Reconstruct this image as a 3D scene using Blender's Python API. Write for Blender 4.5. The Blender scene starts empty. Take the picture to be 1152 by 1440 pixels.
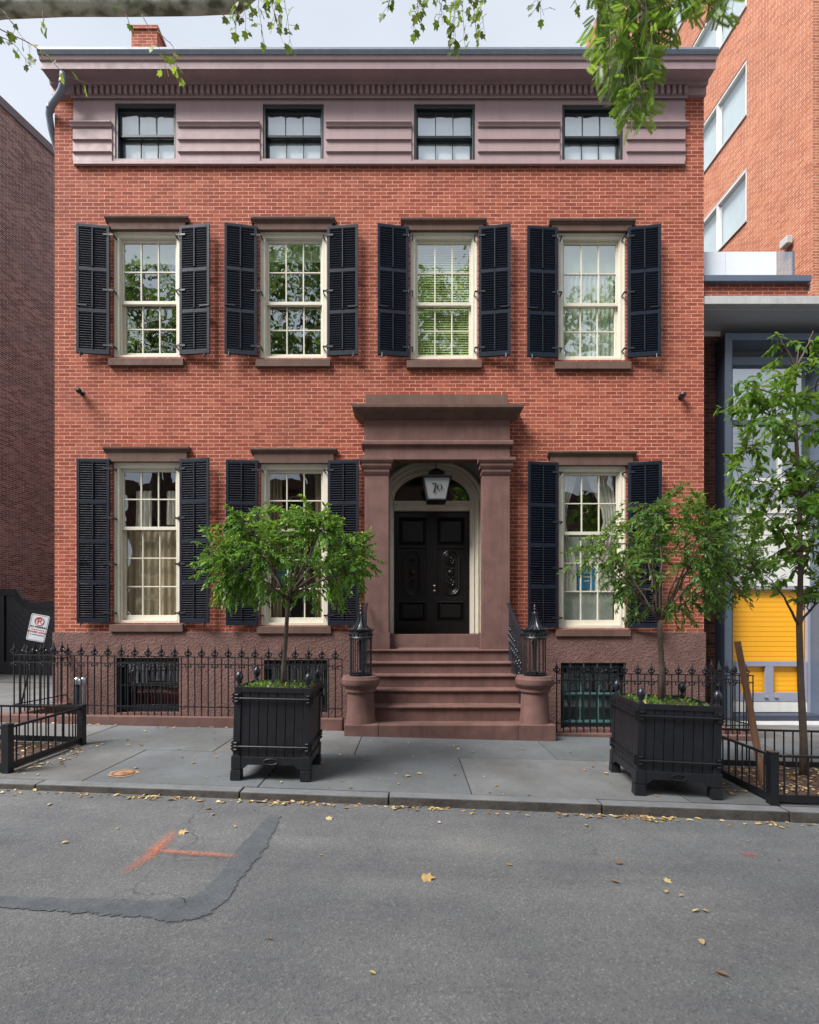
import bpy, bmesh, math, random
import numpy as np
from mathutils import Vector, Matrix
R = random.Random(7)
NR = np.random.RandomState(11)
PI = math.pi
scn = bpy.context.scene
COL = scn.collection
F = 700.0; CX = 576.0; HY = 885.0; EYE = 1.76
def X(px, Y): return (px-CX)*Y/F
def Zz(py, Y): return EYE+(HY-py)*Y/F
def P(px, py, Y): return Vector((X(px, Y), Y, Zz(py, Y)))
D = 9.21                       # distance of the house front
def gz(x, y): return EYE-1.626-.025*x+.015*(min(y, 7.98)-7.98)
def ky(x): return 4.93-.03*x   # kerb line
def kh(x): return max(.03, .085+.006*x)
def rz(x, y):
    d = max(0, ky(x)-y)
    return gz(x, ky(x))-kh(x)+.02*min(d, 4.2)-.02*max(0, min(d-4.2, 4.2))

# ------------------------------------------------------------ mesh builder
ORI = {}
class MB:
    def __init__(s): s.v = []; s.f = []; s.a = []
    def add(s, vs, fs):
        o = len(s.v); s.v += [tuple(v) for v in vs]; s.f += [tuple(i+o for i in f) for f in fs]; return s
    def box(s, x0, x1, y0, y1, z0, z1):
        if x0 > x1: x0, x1 = x1, x0
        if y0 > y1: y0, y1 = y1, y0
        if z0 > z1: z0, z1 = z1, z0
        return s.add([(x0,y0,z0),(x1,y0,z0),(x1,y1,z0),(x0,y1,z0),(x0,y0,z1),(x1,y0,z1),(x1,y1,z1),(x0,y1,z1)],
              [(0,3,2,1),(4,5,6,7),(0,1,5,4),(1,2,6,5),(2,3,7,6),(3,0,4,7)])
    def hexa(s, p): # 8 points same order as box
        return s.add(p, [(0,3,2,1),(4,5,6,7),(0,1,5,4),(1,2,6,5),(2,3,7,6),(3,0,4,7)])
    def prism_x(s, prof, x0, x1):   # prof (y,z) polygon, extruded along x
        n = len(prof); vs = [(x0,y,z) for y,z in prof]+[(x1,y,z) for y,z in prof]
        fs = [tuple(range(n)), tuple(range(2*n-1, n-1, -1))]+[(i, n+i, n+(i+1)%n, (i+1)%n) for i in range(n)]
        return s.add(vs, fs)
    def prism_y(s, prof, y0, y1):   # prof (x,z)
        n = len(prof); vs = [(x,y0,z) for x,z in prof]+[(x,y1,z) for x,z in prof]
        fs = [tuple(range(n)), tuple(range(2*n-1, n-1, -1))]+[(i, n+i, n+(i+1)%n, (i+1)%n) for i in range(n)]
        return s.add(vs, fs)
    def prism_z(s, prof, z0, z1):
        n = len(prof); vs = [(x,y,z0) for x,y in prof]+[(x,y,z1) for x,y in prof]
        fs = [tuple(range(n)), tuple(range(2*n-1, n-1, -1))]+[(i, n+i, n+(i+1)%n, (i+1)%n) for i in range(n)]
        return s.add(vs, fs)
    def lathe(s, prof, c=(0,0,0), n=16, axis='z', rot=0):
        o = len(s.v)
        for r, h in prof:
            for i in range(n):
                a = 2*PI*i/n+rot
                if axis == 'z': s.v.append((c[0]+r*math.cos(a), c[1]+r*math.sin(a), c[2]+h))
                else: s.v.append((c[0]+r*math.cos(a), c[1]-h, c[2]+r*math.sin(a)))
        for k in range(len(prof)-1):
            for i in range(n):
                a = o+k*n+i; b = o+k*n+(i+1)%n
                s.f.append((a, b, b+n, a+n))
        s.f.append(tuple(o+i for i in range(n-1, -1, -1))); e = o+(len(prof)-1)*n
        s.f.append(tuple(e+i for i in range(n)))
        return s
    def tube(s, pts, r, n=6, cap=True):
        pts = [Vector(p) for p in pts]
        if not isinstance(r, (list, tuple)): r = [r]*len(pts)
        o = len(s.v); up = Vector((.01,.02,1))
        prev = None
        for k, p in enumerate(pts):
            t = (pts[min(k+1, len(pts)-1)]-pts[max(k-1, 0)])
            if t.length < 1e-9: t = Vector((0,0,1))
            t.normalize()
            if prev is None:
                a = t.cross(Vector((0,1,0)) if abs(t.y) < .9 else Vector((1,0,0)))
            else:
                a = prev-t*prev.dot(t)
            if a.length < 1e-6: a = t.orthogonal()
            a.normalize(); prev = a; b = t.cross(a)
            for i in range(n):
                g = 2*PI*(i+.5)/n
                s.v.append(tuple(p+(a*math.cos(g)+b*math.sin(g))*r[k]))
        for k in range(len(pts)-1):
            for i in range(n):
                a = o+k*n+i; b = o+k*n+(i+1)%n
                s.f.append((a, b, b+n, a+n))
        if cap:
            s.f.append(tuple(o+i for i in range(n-1, -1, -1))); e = o+(len(pts)-1)*n
            s.f.append(tuple(e+i for i in range(n)))
        return s
    def sweep(s, path, prof, closed=False):
        # path: list of (x,z) points in a plane facing -Y ; prof: list of (offset outward, y)
        n = len(path); m = len(prof); o = len(s.v)
        for k, (x, z) in enumerate(path):
            a = path[max(k-1, 0)] if not closed else path[(k-1) % n]
            b = path[min(k+1, n-1)] if not closed else path[(k+1) % n]
            tx, tz = b[0]-a[0], b[1]-a[1]; L = math.hypot(tx, tz) or 1; nx, nz = -tz/L, tx/L
            for (d, y) in prof: s.v.append((x+nx*d, y, z+nz*d))
        for k in range(n if closed else n-1):
            for i in range(m):
                a = o+k*m+i; b = o+k*m+(i+1) % m; c = o+((k+1) % n)*m
                s.f.append((a, b, c+(i+1) % m, c+i))
        if not closed:
            s.f.append(tuple(o+i for i in range(m-1, -1, -1))); s.f.append(tuple(o+(n-1)*m+i for i in range(m)))
        return s
    def build(s, name, mat, parent=None, smooth=False, bevel=0, auto=None, fix=True):
        me = bpy.data.meshes.new(name)
        o = bpy.data.objects.new(name, me); COL.objects.link(o)
        org = Vector((0,0,0))
        if parent is not None:
            o.parent = parent; org = ORI.get(parent.name, Vector((0,0,0)))
        ORI[o.name] = org
        vs = [(x-org.x, y-org.y, z-org.z) for x,y,z in s.v] if org.length else s.v
        me.from_pydata(vs, [], s.f)
        if fix:
            bm = bmesh.new(); bm.from_mesh(me)
            bmesh.ops.recalc_face_normals(bm, faces=bm.faces[:]); bm.to_mesh(me); bm.free()
        uvbox(me, org)
        if mat: me.materials.append(mat)
        if smooth:
            me.polygons.foreach_set('use_smooth', [True]*len(me.polygons))
            if auto:
                mod = o.modifiers.new('e', 'EDGE_SPLIT'); mod.split_angle = math.radians(auto)
        if bevel:
            b = o.modifiers.new('b', 'BEVEL'); b.width = bevel; b.segments = 2; b.limit_method = 'ANGLE'; b.angle_limit = math.radians(40)
        return o
def uvbox(me, org):
    uv = me.uv_layers.new(name='UVMap').data
    n = len(me.loops); co = np.empty(len(me.vertices)*3); me.vertices.foreach_get('co', co); co = co.reshape(-1,3)+np.array(org)
    out = np.zeros((n, 2))
    for p in me.polygons:
        nx, ny, nz = p.normal; li = list(p.loop_indices); c = co[list(p.vertices)]
        if abs(nz) > .75: out[li,0] = c[:,0]; out[li,1] = c[:,1]
        else:
            L = math.hypot(nx, ny) or 1; tx, ty = -ny/L, nx/L
            if abs(tx) > abs(ty) and tx < 0 or abs(ty) >= abs(tx) and ty < 0: tx, ty = -tx, -ty
            out[li,0] = c[:,0]*tx+c[:,1]*ty; out[li,1] = c[:,2]
    uv.foreach_set('uv', out.ravel())
def tag(o, label=None, cat=None, group=None, kind=None):
    if label: o['label'] = label
    if cat: o['category'] = cat
    if group: o['group'] = group
    if kind: o['kind'] = kind
    return o
def thing(name, label, cat, loc=(0,0,0), group=None):
    o = bpy.data.objects.new(name, None); COL.objects.link(o); o.location = loc; o.empty_display_size = .2
    ORI[o.name] = Vector(loc)
    return tag(o, label, cat, group)
def inst(o, parent, loc=None, rot=None, scale=None):
    c = o.copy(); COL.objects.link(c); c.parent = parent
    ORI[c.name] = ORI.get(o.name, Vector((0,0,0)))
    if loc is not None: c.location = loc
    if rot is not None: c.rotation_euler = rot
    if scale is not None: c.scale = scale
    return c

# ------------------------------------------------------------ materials
def srgb(r, g, b):
    f = lambda c: (c/255/12.92) if c/255 <= .04045 else ((c/255+.055)/1.055)**2.4
    return (f(r), f(g), f(b), 1)
class NT:
    def __init__(s, name):
        s.m = bpy.data.materials.new(name); s.m.use_nodes = True; s.t = s.m.node_tree; s.t.nodes.clear()
        s.out = s.n('ShaderNodeOutputMaterial'); s.b = s.n('ShaderNodeBsdfPrincipled'); s.l(s.b.outputs[0], s.out.inputs[0])
    def n(s, t, **k):
        x = s.t.nodes.new(t)
        for a, b in k.items(): setattr(x, a, b)
        return x
    def l(s, a, b): s.t.links.new(a, b)
    def coord(s, kind='Object'):
        return s.n('ShaderNodeTexCoord').outputs[kind]
    def noise(s, vec, scale, detail=4, rough=.6):
        x = s.n('ShaderNodeTexNoise'); x.inputs['Scale'].default_value = scale; x.inputs['Detail'].default_value = detail
        x.inputs['Roughness'].default_value = rough
        if vec is not None: s.l(vec, x.inputs['Vector'])
        return x.outputs['Fac']
    def ramp(s, fac, stops):
        x = s.n('ShaderNodeValToRGB'); e = x.color_ramp.elements
        while len(e) < len(stops): e.new(.5)
        for i, (p, c) in enumerate(stops): e[i].position = p; e[i].color = c if len(c) == 4 else (*c, 1)
        s.l(fac, x.inputs[0]); return x.outputs[0]
    def mix(s, fac, a, b, mode='MIX'):
        x = s.n('ShaderNodeMix'); x.data_type = 'RGBA'; x.blend_type = mode
        for inp, v in ((x.inputs[0], fac), (x.inputs[6], a), (x.inputs[7], b)):
            if hasattr(v, 'links'): s.l(v, inp)
            else: inp.default_value = v
        return x.outputs[2]
    def math(s, op, a, b=0):
        x = s.n('ShaderNodeMath'); x.operation = op
        for inp, v in ((x.inputs[0], a), (x.inputs[1], b)):
            if hasattr(v, 'links'): s.l(v, inp)
            else: inp.default_value = v
        return x.outputs[0]
    def bump(s, h, strength=.3, dist=.01):
        x = s.n('ShaderNodeBump'); x.inputs['Strength'].default_value = strength; x.inputs['Distance'].default_value = dist
        s.l(h, x.inputs['Height']); s.l(x.outputs[0], s.b.inputs['Normal'])
    def set(s, col=None, rough=None, metal=None, spec=None):
        if col is not None:
            if hasattr(col, 'links'): s.l(col, s.b.inputs['Base Color'])
            else: s.b.inputs['Base Color'].default_value = col
        if rough is not None:
            if hasattr(rough, 'links'): s.l(rough, s.b.inputs['Roughness'])
            else: s.b.inputs['Roughness'].default_value = rough
        if metal is not None: s.b.inputs['Metallic'].default_value = metal
        if spec is not None: s.b.inputs['Specular IOR Level'].default_value = spec
        return s
def scl(c, k): return (c[0]*k, c[1]*k, c[2]*k, 1)
def mpaint(name, col, rough=.5, var=.12, scale=3, bump=.08, bscale=60, metal=0, spec=.5, stain=0):
    t = NT(name); c = t.coord()
    n1 = t.noise(c, scale, 5, .65)
    col2 = t.ramp(n1, [(.25, scl(col, 1-var)), (.75, scl(col, 1+var))])
    if stain > .45:
        pt_ = t.ramp(t.noise(c, 1.7, 7, .8), [(.57, (0,0,0)), (.66, (1,1,1))]); col2 = t.mix(t.math('MULTIPLY', pt_, .35), col2, scl(col, 1.55))
    if stain:
        mp = t.n('ShaderNodeMapping'); mp.inputs['Scale'].default_value = (5, 5, .5); t.l(c, mp.inputs[0])
        n2 = t.noise(mp.outputs[0], 1.5, 6, .7)
        f = t.ramp(n2, [(.48, (0,0,0)), (.75, (1,1,1))])
        col2 = t.mix(t.math('MULTIPLY', f, stain), col2, scl(col, .5))
    rr = t.ramp(t.noise(c, scale*4, 3), [(.3, (rough*.85,)*3), (.7, (min(1, rough*1.15),)*3)])
    t.set(col2, rr, metal, spec)
    if bump: t.bump(t.noise(c, bscale, 4), bump, .01)
    return t.m
def mbrick(name, cols, mortar, bw=.213, rh=.0685, msize=.0095, var=1.0, bump=.5, streak=0, soil=None):
    t = NT(name); uv = t.n('ShaderNodeUVMap').outputs[0]; c = t.coord()
    # a little waviness so courses are not ruled lines
    nv = t.n('ShaderNodeTexNoise'); nv.inputs['Scale'].default_value = 1.3; nv.inputs['Detail'].default_value = 3; t.l(c, nv.inputs['Vector'])
    sub = t.n('ShaderNodeVectorMath'); sub.operation = 'SUBTRACT'; t.l(nv.outputs['Color'], sub.inputs[0]); sub.inputs[1].default_value = (.5,.5,.5)
    sc = t.n('ShaderNodeVectorMath'); sc.operation = 'SCALE'; sc.inputs['Scale'].default_value = .018; t.l(sub.outputs[0], sc.inputs[0])
    nv2 = t.n('ShaderNodeTexNoise'); nv2.inputs['Scale'].default_value = 26; nv2.inputs['Detail'].default_value = 3; t.l(c, nv2.inputs['Vector'])
    sub2 = t.n('ShaderNodeVectorMath'); sub2.operation = 'SUBTRACT'; t.l(nv2.outputs['Color'], sub2.inputs[0]); sub2.inputs[1].default_value = (.5,.5,.5)
    sc2 = t.n('ShaderNodeVectorMath'); sc2.operation = 'SCALE'; sc2.inputs['Scale'].default_value = .008; t.l(sub2.outputs[0], sc2.inputs[0])
    ad = t.n('ShaderNodeVectorMath'); t.l(uv, ad.inputs[0]); t.l(sc.outputs[0], ad.inputs[1])
    ad2 = t.n('ShaderNodeVectorMath'); t.l(ad.outputs[0], ad2.inputs[0]); t.l(sc2.outputs[0], ad2.inputs[1])
    def brick(c1, c2, mc, bias=0):
        b = t.n('ShaderNodeTexBrick'); b.inputs['Scale'].default_value = 1
        b.inputs['Brick Width'].default_value = bw; b.inputs['Row Height'].default_value = rh
        b.inputs['Mortar Size'].default_value = msize*.5; b.inputs['Mortar Smooth'].default_value = .25; b.inputs['Bias'].default_value = bias
        b.inputs['Color1'].default_value = c1; b.inputs['Color2'].default_value = c2; b.inputs['Mortar'].default_value = mc
        b.offset = .5; t.l(ad2.outputs[0], b.inputs['Vector']); return b
    W = (1,1,1,1); K = (0,0,0,1)
    b = brick(K, W, (.5,.5,.5,1))
    bc = t.ramp(b.outputs['Color'], [(i/(len(cols)-1), cc) for i, cc in enumerate(cols)])
    n1 = t.noise(c, .55, 5, .6)
    bc = t.mix(t.math('MULTIPLY', t.ramp(n1, [(.35, K), (.7, W)]), .45*var), bc, scl(cols[0], .72))
    n3 = t.noise(c, 45, 4)
    bc = t.mix(.5, bc, t.ramp(n3, [(.3, (.55,)*3), (.7, (1.0,)*3)]), 'MULTIPLY')
    # mortar wears: paler in patches, soiled in others
    n2 = t.noise(c, 1.1, 5, .7)
    mc = t.mix(t.ramp(n2, [(.3, K), (.7, W)]), scl(mortar, .72), scl(mortar, 1.2))
    mc = t.mix(t.ramp(t.noise(c, 9, 3), [(.45, K), (.65, W)]), mc, t.mix(.5, mc, scl(cols[0], 1.2)))
    out = t.mix(b.outputs['Fac'], bc, mc)
    if soil:
        n4 = t.noise(c, .8, 6, .7)
        out = t.mix(t.math('MULTIPLY', t.ramp(n4, [(.5, K), (.72, W)]), soil[1]), out, soil[0])
    if streak:
        mp = t.n('ShaderNodeMapping'); mp.inputs['Scale'].default_value = (3.2, 3.2, .35); t.l(c, mp.inputs[0])
        f = t.ramp(t.noise(mp.outputs[0], 1.0, 6, .7), [(.5, K), (.72, W)]); out = t.mix(t.math('MULTIPLY', f, streak), out, t.mix(.6, out, (.09,.05,.042,1)))
        f2 = t.ramp(t.noise(c, 2.3, 7, .75), [(.63, K), (.74, W)]); out = t.mix(t.math('MULTIPLY', f2, .45), out, (.55,.38,.3,1))
    t.set(out, .86, 0, .25)
    inv = t.math('SUBTRACT', 1, b.outputs['Fac'])
    hh = t.math('ADD', inv, t.math('MULTIPLY', n3, .35)); t.bump(hh, bump, .008)
    return t.m
def mleaf(name, stops, trans=.35, rough=.45):
    t = NT(name); a = t.n('ShaderNodeAttribute'); a.attribute_name = 'rnd'
    col = t.ramp(a.outputs['Fac'], stops)
    col = t.mix(.35, col, t.ramp(t.noise(t.coord(), 40, 3), [(.3, (.6,.6,.6)), (.7, (1.2,1.2,1.2))]), 'MULTIPLY')
    t.set(col, rough, 0, .45)
    tr = t.n('ShaderNodeBsdfTranslucent'); t.l(t.mix(.5, col, (.35,.5,.05,1)), tr.inputs[0])
    mx = t.n('ShaderNodeMixShader'); mx.inputs[0].default_value = trans
    t.l(t.b.outputs[0], mx.inputs[1]); t.l(tr.outputs[0], mx.inputs[2]); t.l(mx.outputs[0], t.out.inputs[0])
    return t.m
def mglass(name, refl=.3, tint=(.75,.8,.78,1), wav=.02, scale=2.0, grey=0):
    t = NT(name); c = t.coord()
    gl = t.n('ShaderNodeBsdfGlossy'); gl.inputs['Roughness'].default_value = .01; gl.inputs[0].default_value = (.93,.97,1,1)
    tr = t.n('ShaderNodeBsdfTransparent'); tr.inputs[0].default_value = tint
    bp = t.n('ShaderNodeBump'); bp.inputs['Strength'].default_value = wav*5; bp.inputs['Distance'].default_value = .05
    t.l(t.noise(c, scale, 2, .5), bp.inputs['Height']); t.l(bp.outputs[0], gl.inputs['Normal'])
    ge = t.n('ShaderNodeNewGeometry'); dt = t.n('ShaderNodeVectorMath'); dt.operation = 'DOT_PRODUCT'; t.l(ge.outputs['Incoming'], dt.inputs[0]); t.l(ge.outputs['Normal'], dt.inputs[1])
    sch = t.math('POWER', t.math('SUBTRACT', 1.0, t.math('ABSOLUTE', dt.outputs['Value'])), 5.0)   # Schlick, same from both sides
    f = t.math('ADD', refl+.06, t.math('MULTIPLY', sch, .8-refl)); mx = t.n('ShaderNodeMixShader'); t.l(f, mx.inputs[0])
    t.l(tr.outputs[0], mx.inputs[1]); t.l(gl.outputs[0], mx.inputs[2]); t.l(mx.outputs[0], t.out.inputs[0])
    return t.m

B1 = [(.25,.055,.034), (.30,.07,.04), (.345,.085,.048), (.42,.125,.075)]
brick = mbrick('red_brick', [(*c,1) for c in B1], (.66,.36,.262,1), msize=.0108, soil=((.13,.06,.045,1), .35), streak=.32)
brick_old = mbrick('dark_brick', [(.11,.062,.056,1), (.2,.11,.1,1), (.34,.22,.2,1)], (.48,.42,.41,1), msize=.014, soil=((.2,.16,.165,1), .6))
brick_side = mbrick('neighbour_brick', [(.05,.025,.022,1), (.12,.05,.04,1), (.17,.07,.055,1)], (.2,.13,.11,1))
brick_tower = mbrick('orange_brick', [(.34,.105,.055,1), (.44,.15,.08,1), (.52,.21,.115,1)], (.6,.45,.35,1), msize=.012)
brown = mpaint('brownstone', (.155,.085,.074,1), .85, .26, 3.5, .45, 70, spec=.25, stain=.5)
brown_d = mpaint('brownstone_trim', (.125,.074,.058,1), .8, .26, 2.5, .3, 90, spec=.3, stain=.5)
def mrough():
    t = NT('rough_brownstone'); c = t.coord()
    v = t.n('ShaderNodeTexVoronoi'); v.feature = 'SMOOTH_F1'; v.inputs['Scale'].default_value = 30; t.l(c, v.inputs[0])
    n = t.noise(c, 60, 3, .6)
    h = t.math('ADD', v.outputs['Distance'], n)
    col = t.ramp(t.noise(c, 2, 6, .7), [(.3, (.125,.07,.062)), (.7, (.195,.112,.098))])
    col = t.mix(.5, col, t.ramp(h, [(.4, (.5,.5,.5)), (1.0, (1.1,1.1,1.1))]), 'MULTIPLY')
    t.set(col, .9, 0, .2); t.bump(h, .8, .014); return t.m
rough_stone = mrough()
attic = mpaint('mauve_board', (.36,.25,.255,1), .6, .08, 2, .1, 120, stain=.25)
attic_d = mpaint('mauve_cornice', (.33,.228,.24,1), .6, .1, 2, .1, 120, stain=.25)
gutter_m = mpaint('blue_grey_gutter', (.19,.225,.28,1), .45, .15, 5, .1, 60, stain=.3)
cream = mpaint('cream_paint', (.62,.58,.48,1), .45, .07, 3, .05, 90, stain=.15)
shut = mpaint('navy_shutter_paint', (.0075,.012,.023,1), .55, .25, 4, .06, 70, spec=.18)
dark_sash = mpaint('dark_green_sash', (.012,.018,.02,1), .4, .2, 4, .05)
iron = mpaint('black_iron', (.007,.008,.011,1), .42, .3, 8, .12, 50, spec=.55)
ironblue = mpaint('glossy_iron', (.011,.014,.022,1), .33, .3, 8, .12, 50, spec=.6)
planter_m = mpaint('black_planter_paint', (.011,.012,.016,1), .45, .3, 5, .12, 60, stain=.2)
door_m = mpaint('black_lacquer_door', (.006,.005,.005,1), .36, .3, 5, .05, 40)
brass = mpaint('brass', (.6,.5,.35,1), .25, .1, 5, 0, metal=1)
chrome = mpaint('galvanised_pipe', (.55,.56,.6,1), .3, .15, 5, .05, metal=.9)
white_p = mpaint('white_panel', (.68,.67,.64,1), .5, .1, 1.5, .03, stain=.2)
steel_blue = mpaint('blue_grey_steel', (.085,.112,.155,1), .45, .1, 2, .03)
steel_dark = mpaint('dark_steel', (.03,.04,.065,1), .5, .1, 2, .03)
grey_p = mpaint('grey_door_paint', (.27,.28,.36,1), .5, .06, 2, .03)
concrete = mpaint('concrete', (.42,.42,.42,1), .8, .15, 3, .3, 40, stain=.3)
soffit_m = mpaint('grey_soffit', (.4,.43,.46,1), .7, .06, 1, .05)
inter = mpaint('interior_plaster', (.2,.175,.15,1), .9, .25, 1.2, 0)
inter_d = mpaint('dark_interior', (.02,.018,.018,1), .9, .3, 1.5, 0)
shade_w = mpaint('roller_shade', (.86,.9,.9,1), .8, .05, 2, 0)
curtain_m = mpaint('sheer_curtain', (.75,.75,.72,1), .9, .1, 6, 0)
blind_m = mpaint('blind_slats', (.8,.85,.45,1), .6, .08, 3, 0)
wood = mpaint('stake_wood', (.2,.1,.055,1), .75, .3, 4, .3, 40)
bark = mpaint('bark', (.11,.08,.06,1), .9, .35, 9, .7, 35)
def mplane():
    t = NT('plane_bark'); c = t.coord(); mp = t.n('ShaderNodeMapping'); mp.inputs['Scale'].default_value = (.6,1,1); t.l(c, mp.inputs[0])
    n = t.noise(mp.outputs[0], 9, 3, .5); col = t.ramp(n, [(.38, (.17,.16,.12)), (.44, (.3,.31,.22)), (.5, (.42,.42,.33)), (.6, (.6,.58,.48))])
    col = t.mix(.5, col, t.ramp(t.noise(c, 40, 5, .7), [(.3, (.6,.6,.6)), (.7, (1.1,1.1,1.1))]), 'MULTIPLY')
    t.set(col, .85, 0, .25); t.bump(t.math('ADD', n, t.math('MULTIPLY', t.noise(c, 30, 6, .7), .5)), .6, .02); return t.m
bark_plane = mplane()
soil_m = mpaint('soil', (.045,.032,.022,1), 1, .4, 12, 1, 30)
mulch_m = mpaint('mulch', (.07,.04,.03,1), 1, .5, 14, 1, 30)
glass_row1 = mglass('window_glass', .13, (.84,.84,.8,1), .02, 1.6)
glass_row2 = mglass('old_wavy_glass', .30, (.82,.9,.82,1), .035, 2.2)
glass_att = mglass('attic_glass', .26, (.95,.97,.97,1), .03, 3)
glass_store = mglass('storefront_glass', .3, (.8,.88,.88,1), .006, 1)
glass_clear = mglass('balustrade_glass', .2, (.8,.88,.9,1), .0, 1)
frost = mpaint('frosted_glass', (.27,.28,.28,1), .35, .08, 3, .02)
def mroad():
    t = NT('asphalt'); c = t.coord()
    v = t.n('ShaderNodeTexVoronoi'); v.inputs['Scale'].default_value = 95; t.l(c, v.inputs[0])
    v2 = t.n('ShaderNodeTexVoronoi'); v2.inputs['Scale'].default_value = 38; t.l(c, v2.inputs[0])
    base = t.ramp(t.noise(c, .7, 6, .65), [(.3, (.138,.142,.143)), (.7, (.176,.180,.180))])
    sp = t.ramp(v.outputs['Color'], [(.0, (.6,.6,.61)), (.35, (.9,.9,.91)), (.75, (1.04,1.03,1.02)), (.97, (1.6,1.55,1.5))])
    col = t.mix(1.0, base, sp, 'MULTIPLY')
    pit = t.ramp(v2.outputs['Distance'], [(.05, (.35,.35,.36)), (.16, (1,1,1))])
    spots = t.ramp(t.noise(c, 5, 3), [(.5, (0,0,0)), (.6, (1,1,1))])
    col = t.mix(t.math('MULTIPLY', spots, .85), col, t.mix(1.0, col, pit, 'MULTIPLY'))
    mp = t.n('ShaderNodeMapping'); mp.inputs['Scale'].default_value = (.12, .9, 1); t.l(c, mp.inputs[0])
    lane = t.ramp(t.noise(mp.outputs[0], 1.3, 4, .6), [(.38, (.84,.84,.86)), (.62, (1.1,1.1,1.09))]); col = t.mix(1, col, lane, 'MULTIPLY')
    big = t.ramp(t.noise(c, .35, 5, .7), [(.35, (.86,.87,.9)), (.65, (1.08,1.07,1.05))]); col = t.mix(1, col, big, 'MULTIPLY')
    oil = t.ramp(t.noise(c, 1.7, 6, .7), [(.6, (0,0,0)), (.75, (1,1,1))]); col = t.mix(t.math('MULTIPLY', oil, .4), col, (.06,.06,.065,1))
    pale = t.ramp(t.noise(c, 3.1, 7, .8), [(.6, (0,0,0)), (.72, (1,1,1))]); col = t.mix(t.math('MULTIPLY', pale, .25), col, (.3,.3,.3,1))
    cr_ = t.n('ShaderNodeTexVoronoi'); cr_.feature = 'DISTANCE_TO_EDGE'; cr_.inputs['Scale'].default_value = .42
    nz = t.n('ShaderNodeTexNoise'); nz.inputs['Scale'].default_value = 2.5; nz.inputs['Detail'].default_value = 6; t.l(c, nz.inputs['Vector'])
    am = t.n('ShaderNodeVectorMath'); am.operation = 'MULTIPLY_ADD'; t.l(nz.outputs['Color'], am.inputs[0]); am.inputs[1].default_value = (.5,.5,.5); t.l(c, am.inputs[2]); t.l(am.outputs[0], cr_.inputs['Vector'])
    ck = t.ramp(cr_.outputs['Distance'], [(.0, (1,1,1)), (.0035, (0,0,0))]); gate = t.ramp(t.noise(c, .8, 2), [(.52, (0,0,0)), (.6, (1,1,1))])
    col = t.mix(t.math('MULTIPLY', t.math('MULTIPLY', ck, gate), .6), col, (.04,.04,.042,1))
    t.set(col, .82, 0, .3)
    h = t.math('ADD', t.math('MULTIPLY', v.outputs['Distance'], 1.0), t.math('MULTIPLY', t.noise(c, 30, 5), .8)); t.bump(h, .55, .006)
    return t.m
road_m = mroad()
def mslab():
    t = NT('bluestone'); c = t.coord(); a = t.n('ShaderNodeAttribute'); a.attribute_name = 'rnd'
    base = t.ramp(a.outputs['Fac'], [(0, (.125,.14,.148)), (.4, (.15,.162,.17)), (.7, (.155,.155,.15)), (1, (.19,.2,.21))])
    n = t.ramp(t.noise(c, 1.3, 7, .7), [(.3, (.72,.71,.7)), (.7, (1.15,1.16,1.18))])
    col = t.mix(1, base, n, 'MULTIPLY')
    col = t.mix(.5, col, t.ramp(t.noise(c, 60, 3), [(.3, (.7,.7,.7)), (.7, (1.1,1.1,1.1))]), 'MULTIPLY')
    gv = t.n('ShaderNodeTexVoronoi'); gv.inputs['Scale'].default_value = 4.5; t.l(c, gv.inputs[0]); gg = t.ramp(gv.outputs['Distance'], [(.06, (1,1,1)), (.085, (0,0,0))])
    col = t.mix(t.math('MULTIPLY', gg, t.math('MULTIPLY', t.ramp(t.noise(c, 1.1, 2), [(.45, (0,0,0)), (.55, (1,1,1))]), .6)), col, (.05,.05,.048,1))
    st = t.ramp(t.noise(c, .9, 7, .75), [(.45, (0,0,0)), (.7, (1,1,1))]); col = t.mix(t.math('MULTIPLY', st, .55), col, (.1,.092,.08,1))
    t.set(col, .75, 0, .3); t.bump(t.noise(c, 18, 7, .7), .35, .01); return t.m
slab_m = mslab()
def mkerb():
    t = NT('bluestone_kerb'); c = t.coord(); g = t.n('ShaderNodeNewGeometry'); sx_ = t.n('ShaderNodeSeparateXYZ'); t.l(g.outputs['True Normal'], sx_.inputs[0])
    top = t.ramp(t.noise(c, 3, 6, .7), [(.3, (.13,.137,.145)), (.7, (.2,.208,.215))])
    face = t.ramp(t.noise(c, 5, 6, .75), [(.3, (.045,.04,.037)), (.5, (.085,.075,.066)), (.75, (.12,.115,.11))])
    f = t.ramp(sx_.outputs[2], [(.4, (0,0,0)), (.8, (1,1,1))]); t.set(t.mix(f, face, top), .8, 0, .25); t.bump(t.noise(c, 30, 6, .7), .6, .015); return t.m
kerb_m = mkerb()
joint_m = mpaint('joint_dirt', (.03,.03,.028,1), 1, .3, 8, .5, 40)
ground_m = mpaint('bare_ground', (.12,.115,.11,1), .9, .2, .5, .1, 5)
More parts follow.
